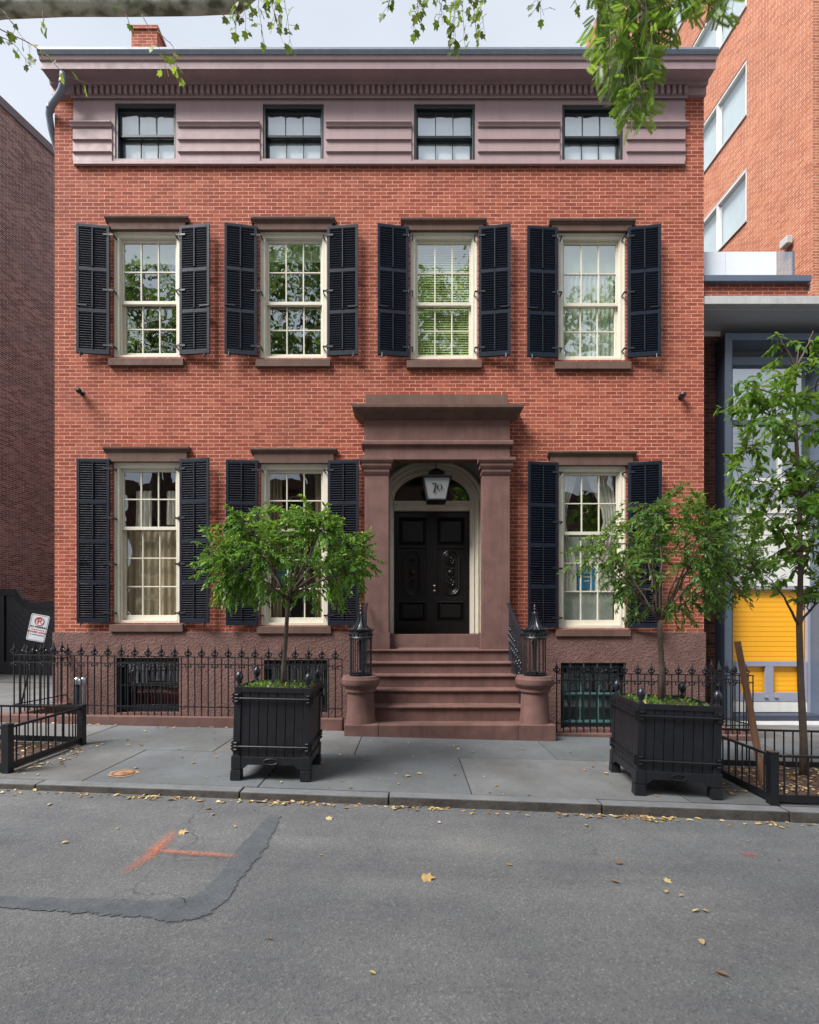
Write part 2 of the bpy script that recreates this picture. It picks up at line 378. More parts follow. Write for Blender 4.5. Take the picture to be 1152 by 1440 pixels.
def mseal():
    t = NT('tar_seal'); c = t.coord(); a = t.n('ShaderNodeAttribute'); a.attribute_name = 'rnd'
    col = t.ramp(t.noise(c, 7, 7, .75), [(.3, (.082,.092,.102)), (.7, (.135,.147,.158))]); v = t.n('ShaderNodeTexVoronoi'); v.inputs['Scale'].default_value = 95; t.l(c, v.inputs[0])
    col = t.mix(.5, col, t.ramp(v.outputs['Color'], [(0, (.6,.6,.6)), (.8, (1.1,1.1,1.1)), (.98, (1.9,1.9,1.9))]), 'MULTIPLY')
    t.set(col, .6, 0, .4); t.bump(t.noise(c, 40, 6, .7), .5, .01)
    e = t.math('ADD', a.outputs['Fac'], t.math('MULTIPLY', t.noise(c, 28, 6, .75), .9)); f = t.ramp(e, [(.55, (0,0,0)), (.64, (1,1,1))])
    tr = t.n('ShaderNodeBsdfTransparent'); mx = t.n('ShaderNodeMixShader'); t.l(f, mx.inputs[0]); t.l(tr.outputs[0], mx.inputs[1]); t.l(t.b.outputs[0], mx.inputs[2]); t.l(mx.outputs[0], t.out.inputs[0]); return t.m
seal_m = mseal()
patch_m = None
def mspray(name, col, lo=.42, hi=.6):
    t = NT(name); c = t.coord(); t.set(col, .8, 0, .2)
    a = t.n('ShaderNodeAttribute'); a.attribute_name = 'rnd'
    f = t.math('MULTIPLY', t.ramp(t.noise(c, 55, 4, .7), [(lo, (0,0,0)), (hi, (1,1,1))]), a.outputs['Fac'])
    tr = t.n('ShaderNodeBsdfTransparent'); mx = t.n('ShaderNodeMixShader'); t.l(f, mx.inputs[0]); t.l(tr.outputs[0], mx.inputs[1]); t.l(t.b.outputs[0], mx.inputs[2]); t.l(mx.outputs[0], t.out.inputs[0])
    return t.m
spray_m = mspray('orange_spray', (.62,.21,.12,1), .33, .68)
spray_r = mspray('red_spray', (.5,.1,.09,1), .4, .7)
G = lambda *a: [(p, c) for p, c in a]
leaf_a = mleaf('leaf_mid_green', G((0,(0.036,0.117,0.022)), (.45,(0.093,0.235,0.031)), (.8,(0.170,0.365,0.046)), (.97,(0.402,0.516,0.061)), (1,(0.600,0.516,0.046))), .35, .35)
leaf_b = mleaf('leaf_soft_green', G((0,(0.041,0.110,0.025)), (.45,(0.081,0.187,0.036)), (.85,(0.175,0.310,0.054)), (.97,(0.407,0.442,0.068)), (1,(0.600,0.442,0.054))), .35, .4)
leaf_c = mleaf('leaf_large_green', G((0,(0.033,0.114,0.016)), (.5,(0.090,0.228,0.027)), (.85,(0.180,0.342,0.041)), (1,(0.450,0.531,0.068))), .4, .33)
leaf_p = mleaf('plane_leaf', G((0,(.04,.09,.02)), (.5,(.1,.17,.03)), (.78,(.2,.27,.04)), (.9,(.45,.4,.05)), (1,(.25,.14,.07))), .5, .5)
leaf_l = mleaf('locust_leaf', G((0,(.05,.14,.02)), (.5,(.11,.25,.035)), (1,(.22,.36,.07))), .55, .4)
leaf_dead = mleaf('dead_leaf', G((0,(.16,.08,.04)), (.3,(.33,.2,.1)), (.6,(.5,.32,.12)), (.85,(.6,.5,.25)), (1,(.5,.42,.3))), .1, .7)

# ------------------------------------------------------------ leaf batches
T_OV = ([(0,0,0),(.38,.19,.05),(.38,-.19,.05),(.74,.13,.03),(.74,-.13,.03),(1,0,-.08),(.38,0,0),(.74,0,-.02)],
        [(0,2,6),(0,6,1),(6,2,4,7),(6,7,3,1),(7,4,5),(7,5,3)])
def lobed():
    pts = [(0,0), (.1,-.28), (.18,-.5), (.36,-.34), (.62,-.46), (.66,-.2), (1,0), (.66,.2), (.62,.46), (.36,.34), (.18,.5), (.1,.28)]
    v = [(.35,0,0)]+[(x,y,-.12*abs(y)-.1*max(0,x-.5)+.05*((i%3)-1)) for i,(x,y) in enumerate(pts)]; n = len(pts)
    return v, [(0, 1+i, 1+(i+1)%n) for i in range(n)]
T_LOB = lobed()
def pinnate(n=9):
    v = []; f = []
    for i in range(n):
        for sd in (-1, 1):
            x = .15+.8*i/n; L = .26*(1-.35*abs(i/n-.4)); o = len(v)
            dx = .35; droop = -.12*x
            v += [(x,0,droop), (x+dx*L*.5, sd*L*.5-.0, droop-.02), (x+dx*L, sd*L, droop-.05), (x+dx*L*.5+.05, sd*L*.5, droop-.02)]
            # widen
            v[o+1] = (x-.02+dx*L*.4, sd*L*.58, droop-.015); v[o+3] = (x+.035+dx*L*.6, sd*L*.45, droop-.015)
            f.append((o, o+3, o+2, o+1) if sd > 0 else (o, o+1, o+2, o+3))
    o = len(v); v += [(0,.006,0), (0,-.006,0), (1,0,-.13)]; f.append((o, o+1, o+2)); return v, f
T_PIN = pinnate(12)
T_CURL = ([(0,0,0),(.3,.25,.12),(.3,-.25,.1),(.7,.2,.1),(.75,-.22,.14),(1,0,.08),(.45,0,0)],
          [(0,2,6),(0,6,1),(6,2,4),(6,4,5),(6,5,3),(6,3,1)])
def leaves(name, mat, pos, dirs, sizes, parent, tmpl=T_OV, flat=.6, rnd=None, seed=0, up=None):
    rs = np.random.RandomState(seed+5)
    n = len(pos); pos = np.array(pos, float).reshape(-1,3); d = np.array(dirs, float).reshape(-1,3); d /= np.linalg.norm(d, axis=1)[:,None]+1e-9
    u = rs.normal(size=(n,3))*(1-flat)+np.array([0,0,1])*flat*1.6 if up is None else up
    u = u-(u*d).sum(1)[:,None]*d; u /= np.linalg.norm(u, axis=1)[:,None]+1e-9
    w = np.cross(u, d); sz = np.array(sizes, float).reshape(-1)
    tv = np.array(tmpl[0], float); k = len(tv)
    V = pos[:,None,:]+sz[:,None,None]*(tv[None,:,0,None]*d[:,None,:]+tv[None,:,1,None]*w[:,None,:]+tv[None,:,2,None]*u[:,None,:])
    org = ORI.get(parent.name, Vector((0,0,0))) if parent is not None else Vector((0,0,0))
    V = V.reshape(-1,3)-np.array(org)
    loops = []; starts = []; tot = []; c = 0
    base = np.concatenate([np.array(f) for f in tmpl[1]]); ln = np.array([len(f) for f in tmpl[1]])
    L = (base[None,:]+(np.arange(n)*k)[:,None]).ravel()
    LT = np.tile(ln, n); LS = np.concatenate([[0], np.cumsum(LT)[:-1]])
    me = bpy.data.meshes.new(name); me.vertices.add(len(V)); me.vertices.foreach_set('co', V.ravel())
    me.loops.add(len(L)); me.loops.foreach_set('vertex_index', L.astype(np.int32))
    me.polygons.add(len(LT)); me.polygons.foreach_set('loop_start', LS.astype(np.int32)); me.polygons.foreach_set('loop_total', LT.astype(np.int32))
    me.update(calc_edges=True); me.validate()
    at = me.attributes.new('rnd', 'FLOAT', 'POINT'); r = rs.rand(n) if rnd is None else np.array(rnd)
    at.data.foreach_set('value', np.repeat(r, k))
    me.materials.append(mat)
    o = bpy.data.objects.new(name, me); COL.objects.link(o); ORI[o.name] = org
    if parent is not None: o.parent = parent
    return o
def bez(a, b, c, n=6):
    a, b, c = Vector(a), Vector(b), Vector(c)
    return [a*(1-t)**2+b*2*t*(1-t)+c*t*t for t in [i/n for i in range(n+1)]]
def taper(r0, r1, n): return [r0+(r1-r0)*i/(n-1) for i in range(n)]
def tree(th, trunk, tr, limbs, targets, bmat, lmat, lsize, per=9, seed=1, tmpl=T_OV, droop=.12, spread=.6, flat=.5, lr=(.02,.006), trunk_name='trunk', leaf_from=.35, limb_bow=.15, rmode=None):
    rr = random.Random(seed)
    t = MB(); t.tube(trunk, tr, 9); t.build(trunk_name, bmat, th, smooth=True)
    b = MB(); nodes = []
    for (st, en) in limbs:
        st, en = Vector(st), Vector(en); mid = (st+en)/2+Vector((0,0,limb_bow*(en-st).length))+Vector((rr.uniform(-1,1), rr.uniform(-1,1), 0))*.08*(en-st).length
        pts = bez(st, mid, en, 8)
        pts = [p+Vector((rr.uniform(-1,1), rr.uniform(-1,1), rr.uniform(-1,1)))*.012*(en-st).length*(i not in (0, 8)) for i, p in enumerate(pts)]
        b.tube(pts, taper(lr[0], lr[1], 9), 6)
        nodes += [(p, lr[0]+(lr[1]-lr[0])*i/8) for i, p in enumerate(pts) if i > 1]
    pos = []; dr = []; sz = []; rn = []
    c0 = sum((Vector(t_) for t_ in targets), Vector())/len(targets)
    for tg in targets:
        tg = Vector(tg); best = min(nodes, key=lambda q: (q[0]-tg).length+.15*rr.random()*(q[0]-tg).length)
        p, r0 = best; L = (tg-p).length
        mid = (p+tg)/2+Vector((rr.uniform(-.1,.1), rr.uniform(-.1,.1), .2))*L
        pts = bez(p, mid, tg, 6)
        b.tube(pts, taper(min(r0*.6, .006+.004*L), .0015, 7), 4)
        cl = rr.random()
        for k in range(per):
            t_ = leaf_from+(1-leaf_from)*(k+rr.random())/per; i = min(5, int(t_*6)); q = pts[i].lerp(pts[i+1], t_*6-i)
            td = (pts[i+1]-pts[i]).normalized()
            side = Vector((rr.gauss(0,1), rr.gauss(0,1), rr.gauss(0,.6)))
            d = td*.7+side.normalized()*spread+Vector((0,0,-droop*rr.uniform(1,5)))
            pos.append(q); dr.append(d); sz.append(lsize*rr.choice((rr.uniform(.35,.8), rr.uniform(.8,1.35)))); rn.append(min(1, max(0, .55*cl+.45*rr.random())))
    b.build('branches', bmat, th, smooth=True)
    return leaves('foliage', lmat, pos, dr, sz, th, tmpl, flat, rn, seed)
def blob_targets(n, c, r, seed, fn=None, hollow=.45):
    rr = random.Random(seed); out = []
    while len(out) < n:
        v = Vector((rr.uniform(-1,1), rr.uniform(-1,1), rr.uniform(-1,1)))
        if v.length > 1 or v.length < hollow*rr.random(): continue
        p = Vector((c[0]+v.x*r[0], c[1]+v.y*r[1], c[2]+v.z*r[2]))
        if fn and not fn(v, p, rr): continue
        out.append(p)
    return out

# ============================================================ SETTING
def sheet(name, mat, xs, ys, zf, kind='structure'):
    m = MB(); nx, ny = len(xs), len(ys)
    m.v = [(x, y(x) if callable(y) else y, zf(x, y(x) if callable(y) else y)) for y in ys for x in xs]
    m.f = [(j*nx+i, j*nx+i+1, (j+1)*nx+i+1, (j+1)*nx+i) for j in range(ny-1) for i in range(nx-1)]
    return tag(m.build(name, mat, fix=False), kind=kind)
xs = [-60,-30,-15]+[i*.5 for i in range(-20, 21)]+[15,30,60]
OK_ = -4.0
sheet('road', road_m, xs, [lambda x: OK_-.2]+[lambda x, k=k: ky(x)+.02-(ky(x)-OK_)*(1-k/10) for k in range(0, 11)], rz)
# the far pavement behind the camera
sheet('far_pavement', concrete, [-60,-20,20,60], [-9.5, OK_-.15], lambda x, y: gz(x, 4.9)+.02)
sheet('ground', ground_m, [-400,-60,60,400], [-400,-9,60,400], lambda x, y: gz(max(-60,min(60,x)), 8)-.35)
# kerb stones
m = MB(); x = -14.0; kr = random.Random(4)
while x < 14:
    L = kr.choice([1.5, 1.8, 2.1]); x1 = x+L-.012; dz = kr.uniform(-.003, .003); dy = kr.uniform(-.006, .006)
    y0, y1 = ky(x)+dy, ky(x1)+dy
    m.hexa([(x,y0,gz(x,y0)-.35),(x1,y1,gz(x1,y1)-.35),(x1,y1+.165,gz(x1,y1)-.35),(x,y0+.165,gz(x,y0)-.35),
            (x,y0+.012,gz(x,y0)+dz),(x1,y1+.012,gz(x1,y1)+dz),(x1,y1+.165,gz(x1,y1)+dz+.002),(x,y0+.165,gz(x,y0)+dz+.002)]); x += L
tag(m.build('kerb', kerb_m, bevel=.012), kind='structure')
# pavement: slabs with open joints over a dirt bed
sheet('pavement_bed', joint_m, xs, [lambda x: ky(x)+.1, lambda x: 6.4, lambda x: 7.95], lambda x, y: gz(x, y)-.014)
sheet('side_yard_bed', joint_m, [-60,-15,-6.42], [7.95, 30], lambda x, y: gz(x, y)-.014)
sheet('side_yard_bed', joint_m, [5.58,15,60], [7.95, 30], lambda x, y: gz(x, y)-.014)
sheet('areaway_floor', joint_m, [-6.45,0,5.6], [7.9, 9.4], lambda x, y: gz(x, y)-.5)
m = MB(); rn = []; pr = random.Random(9)
def slab(x0, x1, y0a, y0b, y1, g=.006):
    x0 += g; x1 -= g; r = pr.random(); t = [pr.uniform(-.002, .002) for _ in range(4)]
    c = [(x0,y0a+g),(x1,y0b+g),(x1,y1-g),(x0,y1-g)]
    m.hexa([(a,b,gz(a,b)-.05) for a,b in c]+[(a,b,gz(a,b)+t[i]) for i,(a,b) in enumerate(c)]); rn.extend([r]*8)
near = [-13,-11,-9.2,-7.4,-5.3,-3.42,-1.57,.64,2.84,4.9,6.8,8.8,11,13]
for a, b in zip(near, near[1:]): slab(a, b, ky(a)+.168, ky(b)+.168, 6.47)
for ys_, row in (((6.47, 7.86), [-13,-10.5,-8.6,-6.6,-4.6,-2.55,-.72,1.93,3.6,5.4,7.4,9.5,13]), ((7.86, 9.2), [-13,-9.6,-8.1,-6.42,-6.4,5.56,5.58,6.2,8.3,10.5,13])):
    for a, b in zip(row, row[1:]):
        if b-a < .05 or (a == -6.4 and ys_[0] > 7.5): continue
        slab(a, b, ys_[0], ys_[0], ys_[1])
for yy in (9.2, 11, 13, 15.0):
    for a, b in ((-13,-11),(-11,-9),(-9,-6.7),(5.6,8),(8,11)): slab(a, b, yy, yy, yy+1.8)
o = m.build('pavement', slab_m, bevel=.003); at = o.data.attributes.new('rnd', 'FLOAT', 'POINT'); at.data.foreach_set('value', rn); tag(o, kind='structure')

# road repair seam, painted utility marks
def ribbon(name, mat, pts, w, h, jag=0, seed=1, fade=False, sub=14):
    rr = random.Random(seed); P2 = []
    for (a, b) in zip(pts, pts[1:]):
        for k in range(sub): P2.append((a[0]+(b[0]-a[0])*k/sub, a[1]+(b[1]-a[1])*k/sub, a[2]+(b[2]-a[2])*k/sub))
    P2.append(pts[-1]); m = MB(); rv = []
    ja = jb = 0
    if len(pts) > 4:   # round the corners
        for _ in range(60): P2 = [P2[0]]+[tuple((P2[i-1][q]+2*P2[i][q]+P2[i+1][q])/4 for q in range(3)) for i in range(1, len(P2)-1)]+[P2[-1]]
    for i, (x, y, ww) in enumerate(P2):
        a = P2[max(0,i-1)]; b = P2[min(len(P2)-1,i+1)]; tx, ty = b[0]-a[0], b[1]-a[1]; L = math.hypot(tx, ty) or 1; nx, ny = -ty/L, tx/L
        ja = ja*.9+rr.uniform(-jag, jag)*.4; jb = jb*.92+rr.uniform(-jag, jag)*.08
        o1 = ww*w*.5+ja; o2 = ww*w*.5+jb
        for o_, e in ((-o2, 0), (0, 1), (o1, 0)):
            xx, yy = x+nx*o_, y+ny*o_; m.v.append((xx, yy, rz(xx, yy)+h)); rv.append(e*(1 if not fade else min(1, 3*i/len(P2)+.15, 3*(len(P2)-i)/len(P2)+.1)))
        if i: k = 3*i; m.f += [(k-3,k,k+1,k-2), (k-2,k+1,k+2,k-1)]
    o = m.build(name, mat, fix=False); at = o.data.attributes.new('rnd', 'FLOAT', 'POINT'); at.data.foreach_set('value', rv)
    return tag(o, kind='structure')
def gp(px, py):   # picture point of the roadway -> place on the road
    y = 4.0
    for _ in range(30):
        x = X(px, y); z = rz(x, y); y = (EYE-z)*F/(py-HY)
    return (X(px, y), y)
def gpw(l): return [(*gp(a, b), w) for a, b, w in l]
ribbon('road_seam', seal_m, gpw([(388,1147,.7),(362,1180,1.0),(340,1212,1.1),(322,1236,.9),(300,1262,1.25),(262,1281,1.7),(210,1280,1.15),(140,1276,1.0),(70,1272,.8),(-20,1270,.85),(-220,1268,.9)]), .19, .006, .03, 3, sub=22)
ribbon('painted_mark', spray_m, gpw([(250,1168,1),(230,1186,1.3),(212,1204,1.2),(172,1232,1)]), .12, .011, .012, 5, True)
ribbon('painted_mark', spray_m, gpw([(205,1196,1),(250,1201,1),(300,1204,1),(336,1208,.9)]), .10, .015, .01, 6, True)
ribbon('painted_mark', spray_r, gpw([(1040,1201,1),(1052,1203,1.4),(1066,1203,1)]), .1, .011, .012, 8, True)

# ============================================================ THE HOUSE
HX0, HX1 = X(77, D), X(990, D)
house = thing('brick_house', 'red brick town house with navy shutters, mauve attic band and brownstone doorway', 'house', ((HX0+HX1)/2, D, gz(0, D)))
def wall_holes(m, x0, x1, z0, z1, holes, y, depth, flip=1):
    xs_ = sorted(set([x0, x1]+[h[0] for h in holes]+[h[1] for h in holes])); zs_ = sorted(set([z0, z1]+[h[2] for h in holes]+[h[3] for h in holes]))
    for a, b in zip(xs_, xs_[1:]):
        for c, d in zip(zs_, zs_[1:]):
            cx, cz = (a+b)/2, (c+d)/2
            if any(h[0] < cx < h[1] and h[2] < cz < h[3] for h in holes): continue
            m.add([(a,y,c),(b,y,c),(b,y,d),(a,y,d)], [(0,1,2,3)])
    for (a, b, c, d) in holes:
        m.add([(a,y,c),(a,y+depth,c),(a,y+depth,d),(a,y,d)], [(0,1,2,3)])
        m.add([(b,y,c),(b,y,d),(b,y+depth,d),(b,y+depth,c)], [(0,1,2,3)])
        m.add([(a,y,d),(a,y+depth,d),(b,y+depth,d),(b,y,d)], [(0,1,2,3)])
        m.add([(a,y,c),(b,y,c),(b,y+depth,c),(a,y+depth,c)], [(0,1,2,3)])
WC = [207, 413, 624.5, 832.5]; OW = 94/76/2
def wz(py): return EYE+(HY-py)/F*D
def hole(c, w, y0, y1): xc = X(c, D); return (xc-w, xc+w, wz(y1), wz(y0))
row2 = [hole(c, OW, t, b) for c, t, b in zip(WC, (325,325.5,326,327), (502,503.5,505,506))]
row1 = [hole(c, OW, t, b) for c, t, b in ((207,650,876),(414,652,879.5),(833,655,883))]
DX0, DX1 = X(530, D), X(700, D)
door_hole = (X(545, D)-.2, X(682, D)+.1, EYE-.36, EYE+(HY-622)/F*9.0)
ZB = wz(889)                # top of the rusticated basement
ZA0, ZA1 = wz(233), wz(138)
WD = .28
m = MB()
hl = [h for h in row2+row1]+[door_hole]
dh = (door_hole[0], door_hole[1], ZB, door_hole[3])
hl = [dh if h is door_hole else h for h in hl]
wall_holes(m, HX0, HX1, ZB, ZA0, hl, D, WD)
ax0, ax1 = X(104, D), X(963, D)
m.add([(HX0,D,ZA0),(ax0,D,ZA0),(ax0,D,wz(120)),(HX0,D,wz(120))], [(0,1,2,3)]); m.add([(ax1,D,ZA0),(HX1,D,ZA0),(HX1,D,wz(120)),(ax1,D,wz(120))], [(0,1,2,3)])
ZT = wz(120); YB = D+12
for xx in (HX0, HX1): m.add([(xx,D,0-.8),(xx,YB,-.8),(xx,YB,ZT),(xx,D,ZT)], [(0,1,2,3)])
m.add([(HX0,YB,-.8),(HX1,YB,-.8),(HX1,YB,ZT),(HX0,YB,ZT)], [(0,1,2,3)])
wl = m.build('wall', brick, house, fix=False)
m = MB(); m.prism_x([(D-.05, ZT+.12), (YB+.1, ZT+.12), (D+6, ZT+1.3)], HX0, HX1); m.build('roof', gutter_m, house)
# basement
bas = [(X(165,D), X(253,D), wz(1002), wz(925)), (X(372,D), X(461,D), wz(1003), wz(928)), (X(788,D), X(880,D), wz(1024), wz(932))]
m = MB(); yb = D-.03
wall_holes(m, HX0-.02, HX1+.02, -.8, ZB, bas+[(door_hole[0], door_hole[1], EYE-.36, ZB)], yb, .3)
m.add([(HX0-.02,yb,ZB),(HX1+.02,yb,ZB),(HX1+.02,D,ZB),(HX0-.02,D,ZB)], [(0,1,2,3)])
for xx in (HX0-.02, HX1+.02): m.add([(xx,yb,-.8),(xx,YB,-.8),(xx,YB,ZB),(xx,yb,ZB)], [(0,1,2,3)])
m.build('basement_wall', rough_stone, house, fix=False)
# rooms behind the windows
m = MB(); yi = D+1.9
m.add([(HX0+.1,yi,-.8),(HX1-.1,yi,-.8),(HX1-.1,yi,ZT),(HX0+.1,yi,ZT)], [(0,1,2,3)])
for zz in (wz(905), wz(560), wz(258), ZT-.05): m.add([(HX0+.1,D+.3,zz),(HX1-.1,D+.3,zz),(HX1-.1,yi,zz),(HX0+.1,yi,zz)], [(0,1,2,3)])
for px in (310, 470, 730): xx = X(px, D); m.add([(xx,D+.3,-.8),(xx,yi,-.8),(xx,yi,ZT),(xx,D+.3,ZT)], [(0,1,2,3)])
for xx in (HX0+.1, HX1-.1): m.add([(xx,D+.3,-.8),(xx,yi,-.8),(xx,yi,ZT),(xx,D+.3,ZT)], [(0,1,2,3)])
m.build('interior_wall', inter, house, fix=False)

def sash(x0, x1, z0, z1, y, th, cols, rows, st, top, bot, mu=.022, fr=cream, par=None, nm='sash', gl=None):
    m = MB(); m.box(x0,x0+st,y,y+th,z0,z1).box(x1-st,x1,y,y+th,z0,z1).box(x0+st,x1-st,y,y+th,z1-top,z1).box(x0+st,x1-st,y,y+th,z0,z0+bot)
    gx0, gx1, g0, g1 = x0+st, x1-st, z0+bot, z1-top
    for i in range(1, cols): c = gx0+(gx1-gx0)*i/cols; m.box(c-mu/2,c+mu/2,y+.004,y+th-.004,g0,g1)
    for j in range(1, rows):
        c = g0+(g1-g0)*j/rows
        for i in range(cols):
            a = gx0+(gx1-gx0)*i/cols+(mu/2 if i else 0); b = gx0+(gx1-gx0)*(i+1)/cols-(mu/2 if i < cols-1 else 0)
            m.box(a,b,y+.006,y+th-.006,c-mu/2,c+mu/2)
    s = m.build(nm, fr, par, bevel=.003)
    g = MB(); g.add([(gx0,y+th/2,g0),(gx1,y+th/2,g0),(gx1,y+th/2,g1),(gx0,y+th/2,g1)], [(0,1,2,3)]); 
    gg = g.build('pane', gl, par, fix=False)
    return s, gg
def window(h, rows_up, rows_lo, meet, gl, curtain=None):
    a, b, c, d = h; y = D+.03
    m = MB(); cs = .085
    m.box(a,a+cs,y,y+.2,c,d).box(b-cs,b,y,y+.2,c,d).box(a+cs,b-cs,y,y+.2,d-.1,d).box(a+cs,b-cs,y,y+.2,c,c+.05)
    m.box(a-.001+.0,a+.03,y-.02,y,c+.002,d-.002).box(b-.03,b,y-.02,y,c+.002,d-.002).box(a+.03,b-.03,y-.02,y,d-.035,d-.002)
    m.box(a+cs,a+cs+.02,y+.03,y+.055,c+.05,d-.1).box(b-cs-.02,b-cs,y+.03,y+.055,c+.05,d-.1)
    w = m.build('window', cream, house, bevel=.003)
    sash(a+cs, b-cs, meet-.025, d-.1, y+.06, .045, 3, rows_up, .05, .05, .06, par=w, nm='upper_sash', gl=gl)
    sash(a+cs, b-cs, c+.05, meet+.035, y+.115, .045, 3, rows_lo, .055, .045, .1, par=w, nm='lower_sash', gl=gl)
    return w
WIN = []
for i, h in enumerate(row2):
    WIN.append(window(h, 2, 2, wz(421.5+i*.9), glass_row2))
for i, h in enumerate(row1):
    WIN.append(window(h, 2, 3, wz((742,744,749)[i]), glass_row1))
# lintels and sills
def lintel(c0, c1, y0, h):
    yc = D-.09
    a, b = X(c0, yc), X(c1, yc); z = EYE+(HY-y0)/F*yc; zb = h[3]
    m = MB(); m.box(a+.055, b-.055, D-.05, D+.02, zb-.004, z-.1)
    m.prism_x([(D-.05,z-.1),(D-.068,z-.07),(D-.09,z-.06),(D-.1,z-.035),(D-.1,z-.012),(D+.01,z+.006),(D+.01,z-.1)], a, b)
    m.build('lintel', brown_d, house, bevel=.004)
def sill(c0, c1, y0, y1):
    yc = D-.07; a, b = X(c0, yc), X(c1, yc)
    m = MB(); z1 = EYE+(HY-y0)/F*yc; z0 = EYE+(HY-y1)/F*yc
    m.prism_x([(yc,z0),(yc,z1-.012),(D+.06,z1+.004),(D+.06,z0)], a, b)
    m.build('sill', brown_d, house, bevel=.006)
for (c0, c1, y0), h in zip(((146.5,263.5,302),(352.5,471,303.5),(563.5,685,305),(773,894.5,306)), row2): lintel(c0, c1, y0, h)
for (c0, c1, y0), h in zip(((144.5,265.5,627),(352,473,629),(771,896,633)), row1): lintel(c0, c1, y0, h)
for s_ in ((152,257.5,502.5,513.5),(359.5,464.5,504,515),(572,678,505.5,516.5),(781,888.5,507,518.5),(153.5,257,877.5,888.5),(361,465.5,880,891),(782,887.5,884,895)): sill(*s_)

# shutters: stiles, rails, rows of tilted louvres, tilt rod, iron hinges and catch
def shutter(xh, side, z0, z1, panels, ang, w=.57):
    # xh: hinge x on the window casing, side -1 = opens to the left
    root = MB(); y0 = 0; th = .038; st = .05; rl = .055
    L = lambda u: u
    root.box(0,st,0,th,z0,z1).box(w-st,w,0,th,z0,z1)
    zz = [z0]+[z0+(z1-z0)*f for f in panels]+[z1]
    for k, z in enumerate(zz):
        a, b = (z, z+rl*1.6) if k == 0 else ((z-rl, z) if k == len(zz)-1 else (z-rl*.6, z+rl*.6))
        root.box(st,w-st,.001,th-.001,a,b)
    lv = MB()
    for k in range(len(zz)-1):
        a = zz[k]+(rl*1.6 if k == 0 else rl*.6); b = zz[k+1]-(rl if k == len(zz)-2 else rl*.6)
        n = max(4, int((b-a)/.042)); 
        for q in range(n):
            zc = a+(b-a)*(q+.5)/n
            lv.hexa([(st,.004,zc+.010),(w-st,.004,zc+.010),(w-st,.030,zc-.024),(st,.030,zc-.024),(st,.007,zc+.016),(w-st,.007,zc+.016),(w-st,.035,zc-.018),(st,.035,zc-.018)])
        root.box(w/2-.011,w/2+.011,-.012,.003,a+.01,b-.01)
    loc = Vector((xh, D-.035, 0)); 
    sx = side
    def tr(mm):
        ca, sa = math.cos(ang), math.sin(ang); out = []
        for (u, v, z) in mm.v:
            uu = u+.02
            out.append((loc.x+sx*(uu*ca)+sx*v*sa*0, loc.y-uu*sa-.045+v*ca, z))
        mm.v = out
        return mm
    s = tr(root).build('shutter', shut, house, bevel=.003)
    tr(lv).build('louvres', shut, s)
    for f in ((.07,.5,.93) if len(panels) == 2 else (.06,.36,.64,.94)):
        z = z0+(z1-z0)*f; hm = MB()
        hm.box(-.0,.11,-.006,.0,z-.016,z+.016); hm.tube([(0,.0,z-.035),(0,.0,z+.035)], .011, 8)
        tr(hm)
        hm.box(min(xh-sx*.05, xh+sx*.03), max(xh-sx*.05, xh+sx*.03), D-.09, D-.075, z-.014, z+.014); hm.box(xh-sx*.05-.008, xh-sx*.05+.008, D-.09, D+.05, z-.014, z+.014)
        hm.build('hinge', iron, s)
    hm = MB(); hm.tube([(w*.85,-.004,z0-.07),(w*.85,-.02,z0-.05),(w*.85,-.012,z0+.03)], .009, 6); hm.box(w*.8,w*.9,-.004,.02,z0-.03,z0-.01)
    zb = z0+(z1-z0)*.37; hm = hm; tr(hm).build('holdback', iron, s); hm = MB(); hm.box(w-.19,w-.005,-.012,-.001,zb-.008,zb+.008).lathe([(.014,-.014),(.018,-.018),(.008,-.026)], (w-.02,.0,zb), 8, 'y')
    tr(hm).build('catch', iron, s)
ANG = {(-1): .13, 1: .13}
for i, (h, P_, rw) in enumerate([(h, (.335,.655), 2) for h in row2]+[(h, (.25,.5,.74), 1) for h in row1]):
    for sd in (-1, 1):
        xh = h[0]-.012 if sd < 0 else h[1]-.005
        an = R.uniform(.07, .2)
        z0 = h[2]-.0; z1 = h[3]+.035
        shutter(xh, sd, z0, z1, P_, an, .575)

# attic band with its four windows
att = [(X(c-42.5, D), X(c+43, D), wz(y1), wz(y0)) for c, y0, y1 in ((205,146,224),(412.5,147,224),(625,147,225.5),(833,148,225.5))]
m = MB(); ya = D-.012
wall_holes(m, ax0, ax1, ZA0, ZA1, att, ya, .3)
m.box(ax0+.03, ax1-.03, ya-.05, ya-.001, ZA0-.02, ZA0+.03)
edges = [ax0]+[v for a in att for v in (a[0], a[1])]+[ax1]
for k in range(0, len(edges), 2):
    a, b = edges[k]-( .0 if k else -.0), edges[k+1]
    a2 = a+(.05 if k else 0); b2 = b-(.05 if k < len(edges)-2 else 0)
    zr = [wz(183), wz(200), wz(217)]; zl = [wz(200), wz(217), ZA0+.031]
    for q, (t_, b_) in enumerate(zip(zr, zl)):
        m.prism_x([(ya-.018,t_),(ya-.018,b_+.012),(ya-.03,b_+.010),(ya-.03-.0,b_),(ya-.001,b_),(ya-.001,t_)][:3]+[(ya-.05,b_+.004),(ya-.05,b_),(ya-.001,b_),(ya-.001,t_)], a2, b2)
    zm = wz(176); m.prism_x([(ya-.001,zm+.03),(ya-.04,zm+.02),(ya-.075,zm),(ya-.075,zm-.02),(ya-.05,zm-.035),(ya-.04,zm-.07),(ya-.001,zm-.075)], a2-(0 if k else .03), b2+(0 if k < len(edges)-2 else .03))
ab = m.build('attic_band', attic, house, bevel=.003)
